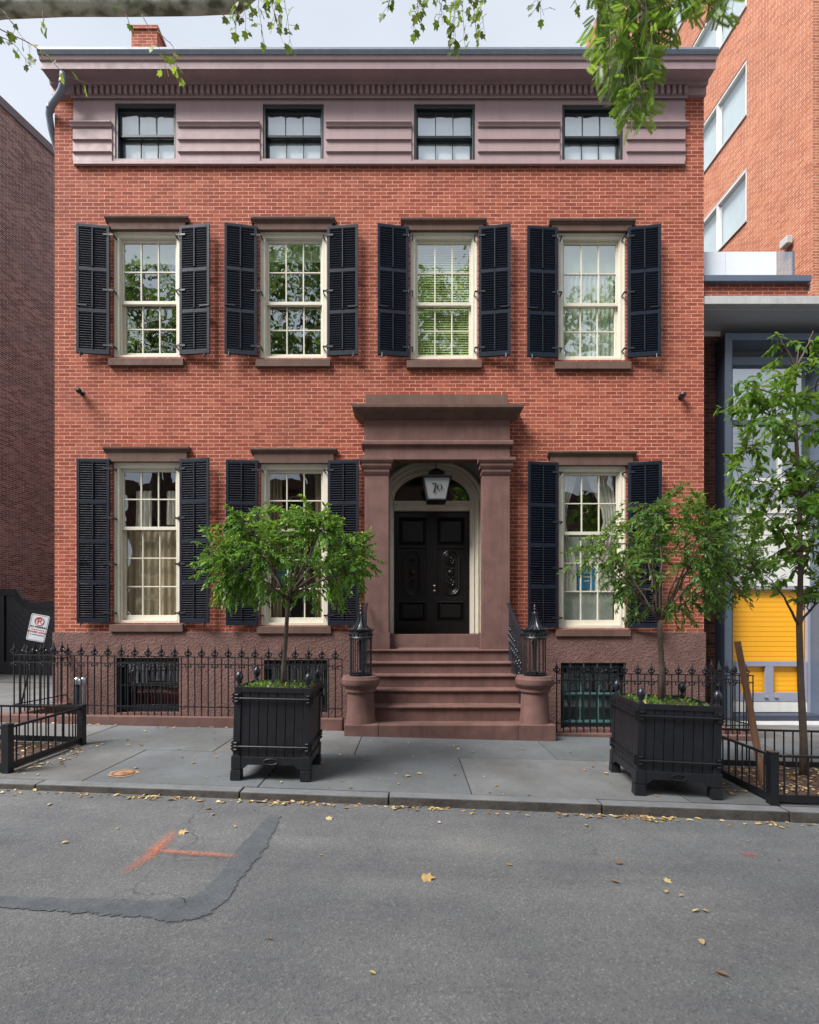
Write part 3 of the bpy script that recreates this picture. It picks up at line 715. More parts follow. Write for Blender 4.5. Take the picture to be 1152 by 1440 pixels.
for h in att:
    a, b, c, d = h; y = D+.025
    m = MB(); m.box(a,a+.045,y-.02,y+.2,c,d).box(b-.045,b,y-.02,y+.2,c,d).box(a+.045,b-.045,y-.02,y+.2,d-.07,d).box(a+.045,b-.045,y-.02,y+.2,c,c+.02)
    w = m.build('window', dark_sash, house, bevel=.003)
    zm = (c+d)/2-.03
    sash(a+.045, b-.045, zm-.02, d-.07, y+.03, .04, 3, 1, .03, .04, .045, .018, dark_sash, w, 'upper_sash', glass_att)
    sash(a+.045, b-.045, c+.02, zm+.03, y+.09, .04, 3, 1, .04, .06, .03, .018, dark_sash, w, 'lower_sash', glass_att)
    m = MB(); ysd = y+.145
    m.add([(a+.04,ysd,c),(b-.04,ysd,c),(b-.04,ysd,d),(a+.04,ysd,d)], [(0,1,2,3)]); m.build('shade', shade_w, w, fix=False)

# cornice
Yc = D-.40
def cz(py, y): return EYE+(HY-py)/F*y
m = MB()
prof = [(D+.1, cz(133, D-.06)), (D-.06, cz(133, D-.06)), (D-.06, cz(119, D-.1)), (D-.115, cz(118, D-.115)), (D-.13, cz(112, D-.13)), (D-.3, cz(96.5, D-.33)+.005), (D-.345, cz(97, D-.345)), (D-.35, cz(86, D-.35)), (D-.37, cz(84, D-.37)), (D-.39, cz(77.5, D-.39)), (D+.1, cz(77.5, D-.39))]
m.prism_x(prof, HX0-.012, HX1+.012); m.prism_x([(D-.012,cz(139,D)),(D-.05,cz(138,D-.05)),(D-.059,cz(133,D-.06)-.002),(D-.001,cz(133,D-.06)-.002)], ax0-.02, ax1+.02)
cor = m.build('cornice', attic_d, house, bevel=.004)
m = MB(); x = ax0+.01
while x < ax1-.03:
    m.box(x, x+.058, D-.11, D-.061, cz(131,D-.1), cz(120,D-.1)); x += .108
m.build('dentil_course', attic_d, cor, bevel=.003)
m = MB(); zt = cz(77.5, D-.39)
m.prism_x([(D-.2,zt+.003),(D-.40,zt+.003),(D-.43,zt+.06),(D-.43,zt+.10),(D-.40,zt+.115),(D-.2,zt+.13)], HX0-.02, HX1+.02)
m.build('gutter', gutter_m, cor, bevel=.004)
# downspout at the left corner
m = MB(); dsp = [P(89,104,D-.3), P(89,116,D-.3), P(85,130,D-.24), P(74,146,D-.14), P(69.5,158,D-.06), P(70.5,170,D+.0), P(75,192,D+.1), Vector((HX0-.09, D+.45, cz(225,D)))]
pts = []
for i in range(len(dsp)-1):
    for k in range(4):
        t = k/4; p0, p1, p2, p3 = dsp[max(i-1,0)], dsp[i], dsp[i+1], dsp[min(i+2,len(dsp)-1)]
        pts.append(.5*((2*p1)+(p2-p0)*t+(2*p0-5*p1+4*p2-p3)*t*t+(3*p1-p0-3*p2+p3)*t**3))
pts.append(dsp[-1]); pts.append(Vector((dsp[-1].x, dsp[-1].y+.1, .2)))
m.tube(pts, .057, 12); 
for p in (pts[4], pts[14]): m.lathe([(.064,-.03),(.067,-.02),(.067,.02),(.064,.03)], p, 12)
m.build('downspout', gutter_m, house, smooth=True, auto=40)
# chimney
m = MB(); yc = D+2.5; m.box(X(185,yc), X(221,yc), yc, yc+.95, ZT, Zz(42,yc)).box(X(183.5,yc), X(223,yc), yc-.03, yc+.98, Zz(42,yc), Zz(37,yc)); m.build('chimney', brick, house)

# portico
yp = 9.0
port = MB(); pz = lambda py: EYE+(HY-py)/F*yp; pX = lambda px: X(px, yp)
# entablature
cxp = (pX(512)+pX(718))/2; hw = (pX(718)-pX(512))/2-.01
port.box(cxp-hw, cxp+hw, yp, D-.001, pz(620), pz(590))                    # frieze
port.prism_x([(D-.002,pz(620)),(yp-.0,pz(620)),(yp-.03,pz(620)+.002),(yp-.05,pz(622)),(yp-.05,pz(626)),(yp-.01,pz(628)),(D-.002,pz(628))], cxp-hw-.055, cxp+hw+.055)
port.box(cxp-hw, cxp+hw, yp+.004, D-.001, pz(646), pz(628))
portico = port.build('portico', brown, house, bevel=.004)
m = MB(); zc0, zc1, zc2 = pz(591), EYE+(HY-572)/F*(yp-.21), EYE+(HY-568)/F*(yp-.21)
def ring(hx, y, z): return [(cxp-hx, y, z), (cxp+hx, y, z), (cxp+hx, D-.001, z), (cxp-hx, D-.001, z)]
lv = [(hw, yp, zc0), (hw+.03, yp-.03, zc0+.015), (hw+.18, yp-.18, zc1-.03), (hw+.205, yp-.205, zc1), (hw+.21, yp-.21, zc2), (hw+.02, yp-.02, zc2+.05)]
for h_, y_, z_ in lv: m.v += ring(h_, y_, z_)
for k in range(len(lv)-1):
    for i in range(4): a = 4*k+i; b = 4*k+(i+1)%4; m.f.append((a, b, b+4, a+4))
m.f.append((3,2,1,0)); n_ = 4*(len(lv)-1); m.f.append((n_, n_+1, n_+2, n_+3))
m.build('cornice', brown_d, portico, bevel=.003)
m = MB(); m.box(cxp-hw+.01, cxp+hw-.03, yp+.04, D-.002, zc2+.0, pz(553)); m.build('blocking_course', brown_d, portico, bevel=.005)
zl = EYE-.358      # landing level
for (a, b) in ((512, 547.5), (677.5, 718)):
    x0, x1 = pX(a), pX(b); m = MB()
    m.box(x0+.01, x1-.01, yp, D-.001, pz(890), pz(668))
    m.box(x0-.012, x1+.012, yp-.02, D-.001, zl, pz(890))
    for (t0, t1, e) in ((668,660,.0),(660,652.5,.035),(652.5,645.5,.07)):
        m.prism_x([(D-.001,pz(t0)),(yp-e-.01,pz(t0)),(yp-e-.035,pz((t0+t1)/2)),(yp-e-.035,pz(t1)+.004),(D-.001,pz(t1)+.004)], x0-e-.005, x1+e+.005)
    m.build('pilaster', brown, portico, bevel=.004)
# recess: side walls, ceiling and the carved cream surround
yd = 9.85
rx0, rx1 = pX(547.5)+.0, pX(677.5)-.0
dxc = (X(553.9, yd)+X(660.6, yd))/2; dhw = (X(660.6, yd)-X(553.9, yd))/2; dzb = EYE+(HY-891)/F*yd; dzt = EYE+(HY-719)/F*yd
ox = dhw+.27
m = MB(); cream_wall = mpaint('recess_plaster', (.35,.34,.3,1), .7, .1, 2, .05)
xl, xr = dxc-ox-.02, dxc+ox+.06
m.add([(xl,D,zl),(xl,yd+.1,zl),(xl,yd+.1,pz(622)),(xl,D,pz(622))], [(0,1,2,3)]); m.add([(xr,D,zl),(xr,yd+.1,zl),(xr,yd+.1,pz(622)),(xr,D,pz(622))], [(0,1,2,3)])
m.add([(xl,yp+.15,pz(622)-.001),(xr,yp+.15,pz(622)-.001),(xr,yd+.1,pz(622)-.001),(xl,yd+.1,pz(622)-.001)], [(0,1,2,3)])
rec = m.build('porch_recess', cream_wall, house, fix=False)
# wall around the arch
spz = EYE+(HY-706)/F*yd; arx, ary = dhw-.012, .52; ya_ = yd-.02
m = MB(); ztop = pz(640)+.4; N = 32
arc = lambda rx, rz_, n=N: [(dxc-rx*math.cos(PI*i/n), spz+rz_*math.sin(PI*i/n)) for i in range(n+1)]
ar = arc(arx+.02, ary+.02)
for i in range(N):
    (a, b), (c, d) = ar[i], ar[i+1]; m.add([(a,ya_+.02,b),(c,ya_+.02,d),(c,ya_+.02,ztop),(a,ya_+.02,ztop)], [(0,1,2,3)])
m.add([(xl,ya_+.02,zl),(ar[0][0],ya_+.02,zl),(ar[0][0],ya_+.02,ztop),(xl,ya_+.02,ztop)], [(0,1,2,3)]); m.add([(ar[-1][0],ya_+.02,zl),(xr,ya_+.02,zl),(xr,ya_+.02,ztop),(ar[-1][0],ya_+.02,ztop)], [(0,1,2,3)])
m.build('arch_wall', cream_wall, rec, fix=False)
sur = MB()
def around(rx_, rz_): # jamb + arch + jamb path, walked so +offset points outwards
    return [(dxc-rx_, dzb)]+[(dxc-rx_, dzb+(spz-dzb)*k/6) for k in range(1, 6)]+[(dxc-rx_*math.cos(PI*i/28), spz+rz_*math.sin(PI*i/28)) for i in range(29)]+[(dxc+rx_, dzb+(spz-dzb)*k/6) for k in range(5, 0, -1)]+[(dxc+rx_, dzb)]
for (o0, o1, yy) in ((0,.05,.03),(.05,.075,.07),(.075,.13,.055),(.13,.16,.1),(.16,.205,.075),(.205,.225,.12),(.225,.262,.1)):
    sur.sweep(around(arx+.01, ary+.01), [(o0, ya_+.02), (o0, ya_-yy), (o1, ya_-yy-.006), (o1, ya_+.02)])
sur.box(dxc-arx-.005, dxc+arx+.005, ya_-.05, ya_+.04, dzt, spz-.0)
sur.box(dxc-arx-.005, dxc+arx+.005, ya_-.07, ya_-.05, spz-.04, spz)
sur.box(dxc-arx-.005, dxc+arx+.005, ya_-.062, ya_-.05, dzt+.0, dzt+.03)
s_ = sur.build('door_surround', cream, rec, bevel=.002)
eg = MB(); pth = around(arx+.01, ary+.01); acc = 0; pp = []
for a, b in zip(pth, pth[1:]):
    L = math.hypot(b[0]-a[0], b[1]-a[1]); k = 0
    while acc < L: t = acc/L; pp.append((a[0]+(b[0]-a[0])*t, a[1]+(b[1]-a[1])*t, (b[1]-a[1])/L*-1, (b[0]-a[0])/L)); acc += .038
    acc -= L
for (x_, z_, nx, nz) in pp:
    eg.lathe([(.004,.0),(.014,.006),(.012,.016),(.003,.02)], (x_+nx*.243, ya_-.1, z_+nz*.243), 6, 'y')
x_ = dxc-arx+.02
while x_ < dxc+arx: eg.lathe([(.018,0),(.016,.012),(.006,.02)], (x_, ya_-.05, (dzt+spz)/2+.005*math.sin(x_*60)), 6, 'y'); x_ += .042
eg.build('egg_and_dart', cream, rec)
m = MB(); 
fa = arc(arx, ary)
m.v = [(x_, yd+.03, z_) for x_, z_ in fa]; m.f = [tuple(range(len(fa)))]
fan = m.build('fanlight', glass_row1, rec, fix=False)
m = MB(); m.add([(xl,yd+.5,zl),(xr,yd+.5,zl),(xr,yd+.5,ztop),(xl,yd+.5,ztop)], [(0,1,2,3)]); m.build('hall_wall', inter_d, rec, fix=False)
# saddle, threshold
m = MB(); m.box(dxc-ox-.0, dxc+ox+.04, yp+.12, yd+.1, zl-.01, dzb-.005); m.build('threshold', brown, rec, bevel=.006)
# doors
def door_leaf(x0, x1, hand):
    z0, z1 = dzb, dzt; st = .1; y0 = yd; m = MB()
    m.box(x0+.002, x1-.002, y0+.03, y0+.055, z0+.002, z1-.002)
    m.box(x0,x0+st,y0,y0+.03,z0,z1).box(x1-st,x1,y0,y0+.03,z0,z1)
    H = z1-z0; rails = [(0,.1), (.265,.3), (.70,.72), (.95,1)]
    for a, b in rails: m.box(x0+st,x1-st,y0,y0+.03,z0+H*a,z0+H*b)
    xc = (x0+x1)/2; w = (x1-x0)/2-st
    def pan(za, zb, e0=.035):
        for (i0, i1, dy0, dy1) in ((0,.02,.0,-.012),(.02,.035,-.012,.02),(e0,e0+.03,.025,.004)):
            m.sweep([(xc-w+i1, za+i1), (xc-w+i1, zb-i1), (xc+w-i1, zb-i1), (xc+w-i1, za+i1)], [(0,y0+.03),(0,y0+dy1),(i1-i0,y0+dy0),(i1-i0,y0+.03)], closed=True)
        m.box(xc-w+e0+.045, xc+w-e0-.045, y0+.0, y0+.03, za+e0+.045, zb-e0-.045)
    pan(z0+H*.1, z0+H*.265); pan(z0+H*.72, z0+H*.95)
    l = m.build('door_leaf', door_m, house, bevel=.003)
    # oval carved panel
    c = MB(); za, zb = z0+H*.32, z0+H*.68; rr_ = .16
    ov = [(xc+rr_*math.cos(a), zb-rr_+rr_*math.sin(a)) for a in [PI*i/14 for i in range(15)]]+[(xc+rr_*math.cos(a), za+rr_+rr_*math.sin(a)) for a in [PI+PI*i/14 for i in range(15)]]
    for rad, off, yy in ((.013,0,-.006),(.009,.033,.006),(.006,.052,.012)):
        k = (rr_-off)/rr_
        cl = [Vector((xc+(x_-xc)*k, y0+yy+.01, (za+zb)/2+(z_-(za+zb)/2)*(1-off/((zb-za)/2)))) for x_, z_ in ov]; c.tube(cl+[cl[0]], rad, 6, False)
    zc = (za+zb)/2
    c.lathe([(.06,0),(.058,.015),(.045,.03),(.02,.04),(.004,.042)], (xc, y0+.03, zc), 16, 'y')
    for sg in (-1, 1):
        zc2_ = zc+sg*(zb-za)*.25
        c.lathe([(.028,0),(.026,.02),(.012,.034),(.003,.036)], (xc, y0+.03, zc2_), 12, 'y')
        for k in range(8):
            a = 2*PI*k/8; p = [Vector((xc+r_*math.cos(a+tw), y0+.03-h_, zc2_+r_*math.sin(a+tw))) for r_, h_, tw in ((.03,.01,0),(.05,.025,.2),(.07,.02,.5),(.075,.008,.9))]
            c.tube(p, [.008,.012,.010,.003], 5)
        for s2 in (-1, 1):
            c.tube([(xc+s2*.02,y0+.02,zc+sg*.07),(xc+s2*.05,y0+.014,zc+sg*.1),(xc+s2*.075,y0+.016,zc+sg*.07),(xc+s2*.06,y0+.02,zc+sg*.045)], [.006,.009,.007,.003], 5)
    c.build('carved_panel', door_m, l, smooth=True, auto=50)
    if hand:
        k = MB()
        for py in (824, 831): k.lathe([(.024,0),(.024,.006),(.01,.01),(.01,.03),(.022,.04),(.024,.052),(.014,.064),(.003,.066)], (x0+.05, y0, EYE+(HY-py)/F*yd), 14, 'y')
        k.build('door_knob', brass, l, smooth=True, auto=50)
door_leaf(dxc-dhw, dxc-.004, False); door_leaf(dxc+.004, dxc+dhw, True)
m = MB(); m.box(dxc-.03, dxc+.03, yd-.015, yd-.001, dzb+.01, dzt-.01); m.build('door_astragal', door_m, house, bevel=.004)
# basement windows with sashes and iron grilles
teal = mpaint('teal_shade', (.09,.22,.21,1), .7, .1, 2, 0); redd = mpaint('dark_red_cloth', (.22,.03,.035,1), .9, .2, 5, 0); greyc = mpaint('grey_blind', (.09,.09,.1,1), .9, .2, 5, 0)
for bi, (a, b, c, d) in enumerate(bas):
    y = D+.12; mm = MB(); mm.box(a,a+.06,y,y+.1,c,d).box(b-.06,b,y,y+.1,c,d).box(a+.06,b-.06,y,y+.1,d-.06,d).box(a+.06,b-.06,y,y+.1,c,c+.07)
    w = mm.build('basement_window', dark_sash, house)
    sash(a+.06, b-.06, (c+d)/2, d-.06, y+.02, .03, 3, 1, .03, .03, .035, .016, dark_sash if bi < 2 else teal, w, 'upper_sash', glass_row1)
    sash(a+.06, b-.06, c+.07, (c+d)/2+.03, y+.055, .03, 3, 1, .03, .03, .05, .016, dark_sash if bi < 2 else teal, w, 'lower_sash', glass_row1)
    s = MB(); s.box(a+.07, b-.07, y+.3, y+.32, c+.1 if bi != 1 else c, c+(d-c)*(.42 if bi == 0 else .95)); s.build('shade', (redd, greyc, teal)[bi], w)
    if bi == 0:
        s = MB()
        for k in range(9): s.box(a+.3+k*.085, a+.35+k*.085, y+.26, y+.28, c+.5, d-.1)
        s.build('blind', greyc, w)
    g = MB(); n = 9
    for k in range(n+1): xx = a+.03+(b-a-.06)*k/n; g.tube([(xx,D-.0,c+.01),(xx,D-.0,d-.01)], .009, 5)
    for zz in (c+.08, (c+d)/2, d-.08): g.box(a+.01,b-.01,D-.004,D+.012,zz-.01,zz+.01)
    g.build('window_grille', iron, w)
# ---- curtains, blinds, posters behind the house windows
def pleat(name, mat, x0, x1, z0, z1, y, amp=.03, waves=7, par=None, pinch=None):
    m = MB(); n = waves*8; rows = 10
    for j in range(rows+1):
        t = j/rows; z = z1+(z0-z1)*t
        for i in range(n+1):
            u = i/n; xx = x0+(x1-x0)*u
            if pinch is not None: k = 1-.55*math.sin(PI*min(1,t*1.3))**1.5; xx = pinch+(xx-pinch)*k
            m.v.append((xx, y+amp*math.sin(u*waves*2*PI)+.3*amp*math.sin(u*31+t*5), z))
    m.f = [(j*(n+1)+i, j*(n+1)+i+1, (j+1)*(n+1)+i+1, (j+1)*(n+1)+i) for j in range(rows) for i in range(n)]
    return m.build(name, mat, par, smooth=True, fix=False)
a, b, c, d = row1[2]; W4 = WIN[6]
pleat('curtain', curtain_m, a+.08, a+.42, c+.7, d-.1, D+.27, .02, 4, W4, a+.05); pleat('curtain', curtain_m, b-.62, b-.1, c+.7, d-.1, D+.29, .02, 5, W4, b-.05)
m = MB(); m.box(a+.1, b-.1, D+.34, D+.35, c+.05, c+1.75); m.build('shade', mpaint('pale_green_shade', (.5,.57,.54,1), .8, .1, 2, 0), W4)
pm = MB(); x0, x1 = X(812.5, D+.3), X(836, D+.3); pm.box(x0, x1, D+.28, D+.284, wz(827), wz(797)); pst = pm.build('poster', mpaint('blue_poster', (.01,.22,.5,1), .5, .05, 2, 0), W4)
def text_mesh(name, s, size, loc, mat, parent, rot=(PI/2,0,0), bold=0, align='CENTER', shear=0):
    cu = bpy.data.curves.new(name, 'FONT'); cu.body = s; cu.size = size; cu.align_x = align; cu.align_y = 'CENTER'; cu.extrude = .0008; cu.offset = bold; cu.resolution_u = 6; cu.shear = shear
    t = bpy.data.objects.new(name, cu); COL.objects.link(t); dg = bpy.context.evaluated_depsgraph_get()
    me = bpy.data.meshes.new_from_object(t.evaluated_get(dg)); bpy.data.objects.remove(t)
    o = bpy.data.objects.new(name, me); COL.objects.link(o); me.materials.clear(); me.materials.append(mat); me.name = name
    o.parent = parent; org = ORI.get(parent.name, Vector((0,0,0))) if parent else Vector((0,0,0))
    o.location = Vector(loc)-org; o.rotation_euler = rot
    return o
whitep = mpaint('white_ink', (.75,.75,.75,1), .5, .02, 2, 0); blackp = mpaint('black_ink', (.01,.01,.01,1), .5, .02, 2, 0); redp = mpaint('red_ink', (.5,.02,.03,1), .5, .02, 2, 0)
m = MB(); 
for k, w_ in enumerate((.12,.16,.1)): m.box((x0+x1)/2-w_/2, (x0+x1)/2+w_/2, D+.276, D+.279, wz(803+k*6)-.012, wz(803+k*6)+.012)
m.build('poster_lines', whitep, W4)
# first-floor left: lace-like hangings and brown interior furniture
a, b, c, d = row1[0]; W1 = WIN[4]
pleat('curtain', curtain_m, a+.25, a+.55, d-1.15, d-.45, D+.3, .03, 3, W1); pleat('curtain', curtain_m, b-.4, b-.18, d-1.1, d-.45, D+.3, .03, 3, W1)
m = MB(); m.box(a+.25,a+.35,D+.9,D+.92,c+1.35,c+1.5).box(a+.62,a+.72,D+.9,D+.92,c+1.35,c+1.5); m.build('wall_lamp', curtain_m, W1)
lb = mpaint('tan_drape', (.5,.43,.31,1), .9, .2, 4, 0)
pleat('drape', lb, a+.02, b-.02, c, c+1.75, D+.3, .02, 9, W1)
a, b, c, d = row1[1]; pleat('drape', lb, a+.02, a+.3, c, d-.1, D+.35, .03, 4, WIN[5]); pleat('drape', lb, b-.3, b-.02, c, d-.1, D+.35, .03, 4, WIN[5])
m = MB(); m.box(a+.22,a+.5,D+.28,D+.285,c+.8,c+1.05); m.build('poster', mpaint('teal_poster', (.01,.2,.25,1), .5, .05, 2, 0), WIN[5])
# second floor
a, b, c, d = row2[2]
m = MB(); z = c+.06
while z < d-.12: m.hexa([(a+.1,D+.23,z),(b-.1,D+.23,z),(b-.1,D+.248,z+.036),(a+.1,D+.248,z+.036),(a+.1,D+.228,z+.002),(b-.1,D+.228,z+.002),(b-.1,D+.246,z+.038),(a+.1,D+.246,z+.038)]); z += .045
m.build('blind', blind_m, WIN[2])
for k, (w_, hh) in enumerate(((WIN[0], .35), (WIN[1], .3), (WIN[3], .5))):
    a, b, c, d = row2[(0,1,3)[k]]
    m = MB(); m.box(a+.09, b-.09, D+.23, D+.24, d-.1-hh, d-.1); m.build('shade', mpaint('cream_shade', (.6,.65,.48,1), .8, .05, 2, 0), w_)
pleat('curtain', curtain_m, row2[3][0]+.1, row2[3][1]-.1, row2[3][2]+.02, row2[3][3]-.4, D+.27, .02, 12, WIN[3])
# security cameras on the wall
for px, py, lab, s2 in ((110.5,549,'small black security camera on the brick wall at the left end of the house',1), (961,555,'small black security camera on the brick wall at the right end of the house',-1)):
    p = P(px, py, D-.1); t = thing('security_camera', lab, 'camera', p, 'wall cameras')
    m = MB(); m.lathe([(.05,-.1),(.05,-.085),(.02,-.08),(.02,-.04)], p, 12, 'y'); m.build('mount', iron, t, smooth=True, auto=40)
    m = MB(); ax = Vector((.6*s2,-.7,-.45)).normalized(); m.tube([p+Vector((0,.02,0))-ax*.06, p-ax*.05, p+ax*.07, p+ax*.09], [.03,.048,.048,.03], 12); m.build('body', iron, t, smooth=True, auto=40)

# lantern
yl = 9.35; lc = P(613.5, 672, yl); lan = thing('lantern', 'hanging lantern with frosted panes reading 70 above the front door', 'lantern', (lc.x, yl, lc.z))
pl = yl/F; zt_, zb_ = Zz(676,yl), Zz(705,yl); wt, wb = 18.4*pl, 12.8*pl
def fr(m, w0, z0, w1, z1): m.hexa([(lc.x-w0,yl-w0,z0),(lc.x+w0,yl-w0,z0),(lc.x+w0,yl+w0,z0),(lc.x-w0,yl+w0,z0),(lc.x-w1,yl-w1,z1),(lc.x+w1,yl-w1,z1),(lc.x+w1,yl+w1,z1),(lc.x-w1,yl+w1,z1)])
m = MB(); fr(m, wb-.008, zb_+.01, wt-.008, zt_-.01); m.build('glass', frost, lan)
m = MB()
for sx in (-1,1):
    for sy in (-1,1): m.tube([(lc.x+sx*wb,yl+sy*wb,zb_),(lc.x+sx*wt,yl+sy*wt,zt_)], .009, 5)
fr(m, wb+.008, zb_-.02, wb+.008, zb_+.008); fr(m, wt+.01, zt_-.012, wt+.035, zt_+.012); fr(m, wt+.035, zt_+.012, wt*.55, Zz(670,yl)); fr(m, wt*.5, Zz(670,yl), wt*.62, Zz(667,yl)); fr(m, wt*.62, Zz(667,yl), wt*.12, Zz(659,yl))
for sx in (-1,1):
    for sy in (-1,1): m.lathe([(.004,0),(.012,.01),(.004,.035)], (lc.x+sx*(wt+.03), yl+sy*(wt+.03), zt_+.01), 6)
m.tube([(lc.x,yl,Zz(657,yl)),(lc.x,yl,pz(622))], .01, 6)
m.build('frame', iron, lan, bevel=.002)
tl = math.atan((wt-wb)/(zt_-zb_))
m = MB(); m.add([(-.088,0,.085),(-.088,0,.048),(-.078,0,.066),(-.028,0,.066),(-.068,0,-.088),(-.036,0,-.088),(-.003,0,.085)], [(0,1,2),(0,2,3,6),(3,4,5,6)])
na = 24
for k in range(na+1):
    a = 2*PI*k/na; th_ = .008+.016*abs(math.cos(a)); m.v += [(.052+.052*math.cos(a), 0, .012+.056*math.sin(a)), (.052+(.052-th_)*math.cos(a), 0, .012+(.056-.008)*math.sin(a))]
m.f += [(7+2*k, 7+2*k+1, 7+2*k+3, 7+2*k+2) for k in range(na)]
org_ = ORI[lan.name]; m.v = [(x+org_.x, y+org_.y, z+org_.z) for x, y, z in m.v]
hn = m.build('house_number', blackp, lan, fix=False); hn.location = (.0, -(wt+wb)/2-.006, (zt_+zb_)/2-org_.z); hn.rotation_euler = (tl,0,0)

# ============================================================ STOOP
steps = [(7.50,-1.446),(7.82,-1.206),(8.10,-.978),(8.38,-.766),(8.66,-.569),(8.94,-.358)]
stoop = thing('stoop', 'brownstone stoop of six steps between two round pedestals', 'stoop', (.5,7.5,gz(.5,7.5)))
sx0, sx1 = -.83, 1.84
bx0, bx1 = X(484,7.5), X(782,7.5)
m = MB(); zb = EYE-1.446
m.box(bx0, X(532.5,7.5)-.002, 7.5, 8.2, gz(0,7.5)-.2, zb).box(X(532.5,7.5)+.002, X(729,7.5)-.002, 7.5, 8.2, gz(0,7.5)-.2, zb-.001).box(X(729,7.5)+.002, bx1, 7.5, 8.2, gz(0,7.5)-.25, zb)
m.build('base_slab', brown, stoop, bevel=.008)
for k, (y, z) in enumerate(steps[1:]):
    z += EYE; zp = EYE+steps[k][1]; yn = steps[k+2][0] if k+2 < len(steps) else D-.005
    m = MB(); a, b = sx0, sx1
    m.box(a, b, y+.035, (yn+.05 if k+2 < len(steps) else D-.04), zp-.3, z-.05)
    m.prism_x([(y+.012,z-.045),(y,z-.03),(y,z-.014),(y+.014,z),(yn+.06 if k+2 < len(steps) else D-.041,z),(yn+.06 if k+2 < len(steps) else D-.041,z-.05),(y+.025,z-.05)], a, b)
    m.build('step', brown, stoop, bevel=.003)
m = MB(); m.box(X(556,8.97)+.05, X(678,8.97)-.05, 8.965, yp+.1, zl+.001, zl+.02); m.build('door_mat', mpaint('worn_slab', (.2,.13,.12,1), .8, .1, 3, .1), stoop, bevel=.004)
# round pedestals
yq = 7.78
def pedestal(px):
    m = MB(); x = X(px, yq); s = yq/F; z0 = zb; zt = Zz(950, yq)
    prof = [(20.6*s*1.05,0),(20.6*s*1.03,.03),(19.8*s,.12),(18.6*s,zt-z0-.26),(18.8*s,zt-z0-.25),(21.5*s,zt-z0-.24),(21.8*s,zt-z0-.225),(21.5*s,zt-z0-.2),(23.5*s,zt-z0-.165),(26*s,zt-z0-.14),(26.8*s,zt-z0-.11),(26.8*s,zt-z0-.05),(25.6*s,zt-z0-.03),(24.8*s,zt-z0)]
    m.lathe(prof, (x, yq, z0), 40); m.build('pedestal', brown, stoop, smooth=True, auto=32); return x, zt
pl_, zpt = pedestal(507.5); pr_, _ = pedestal(752)
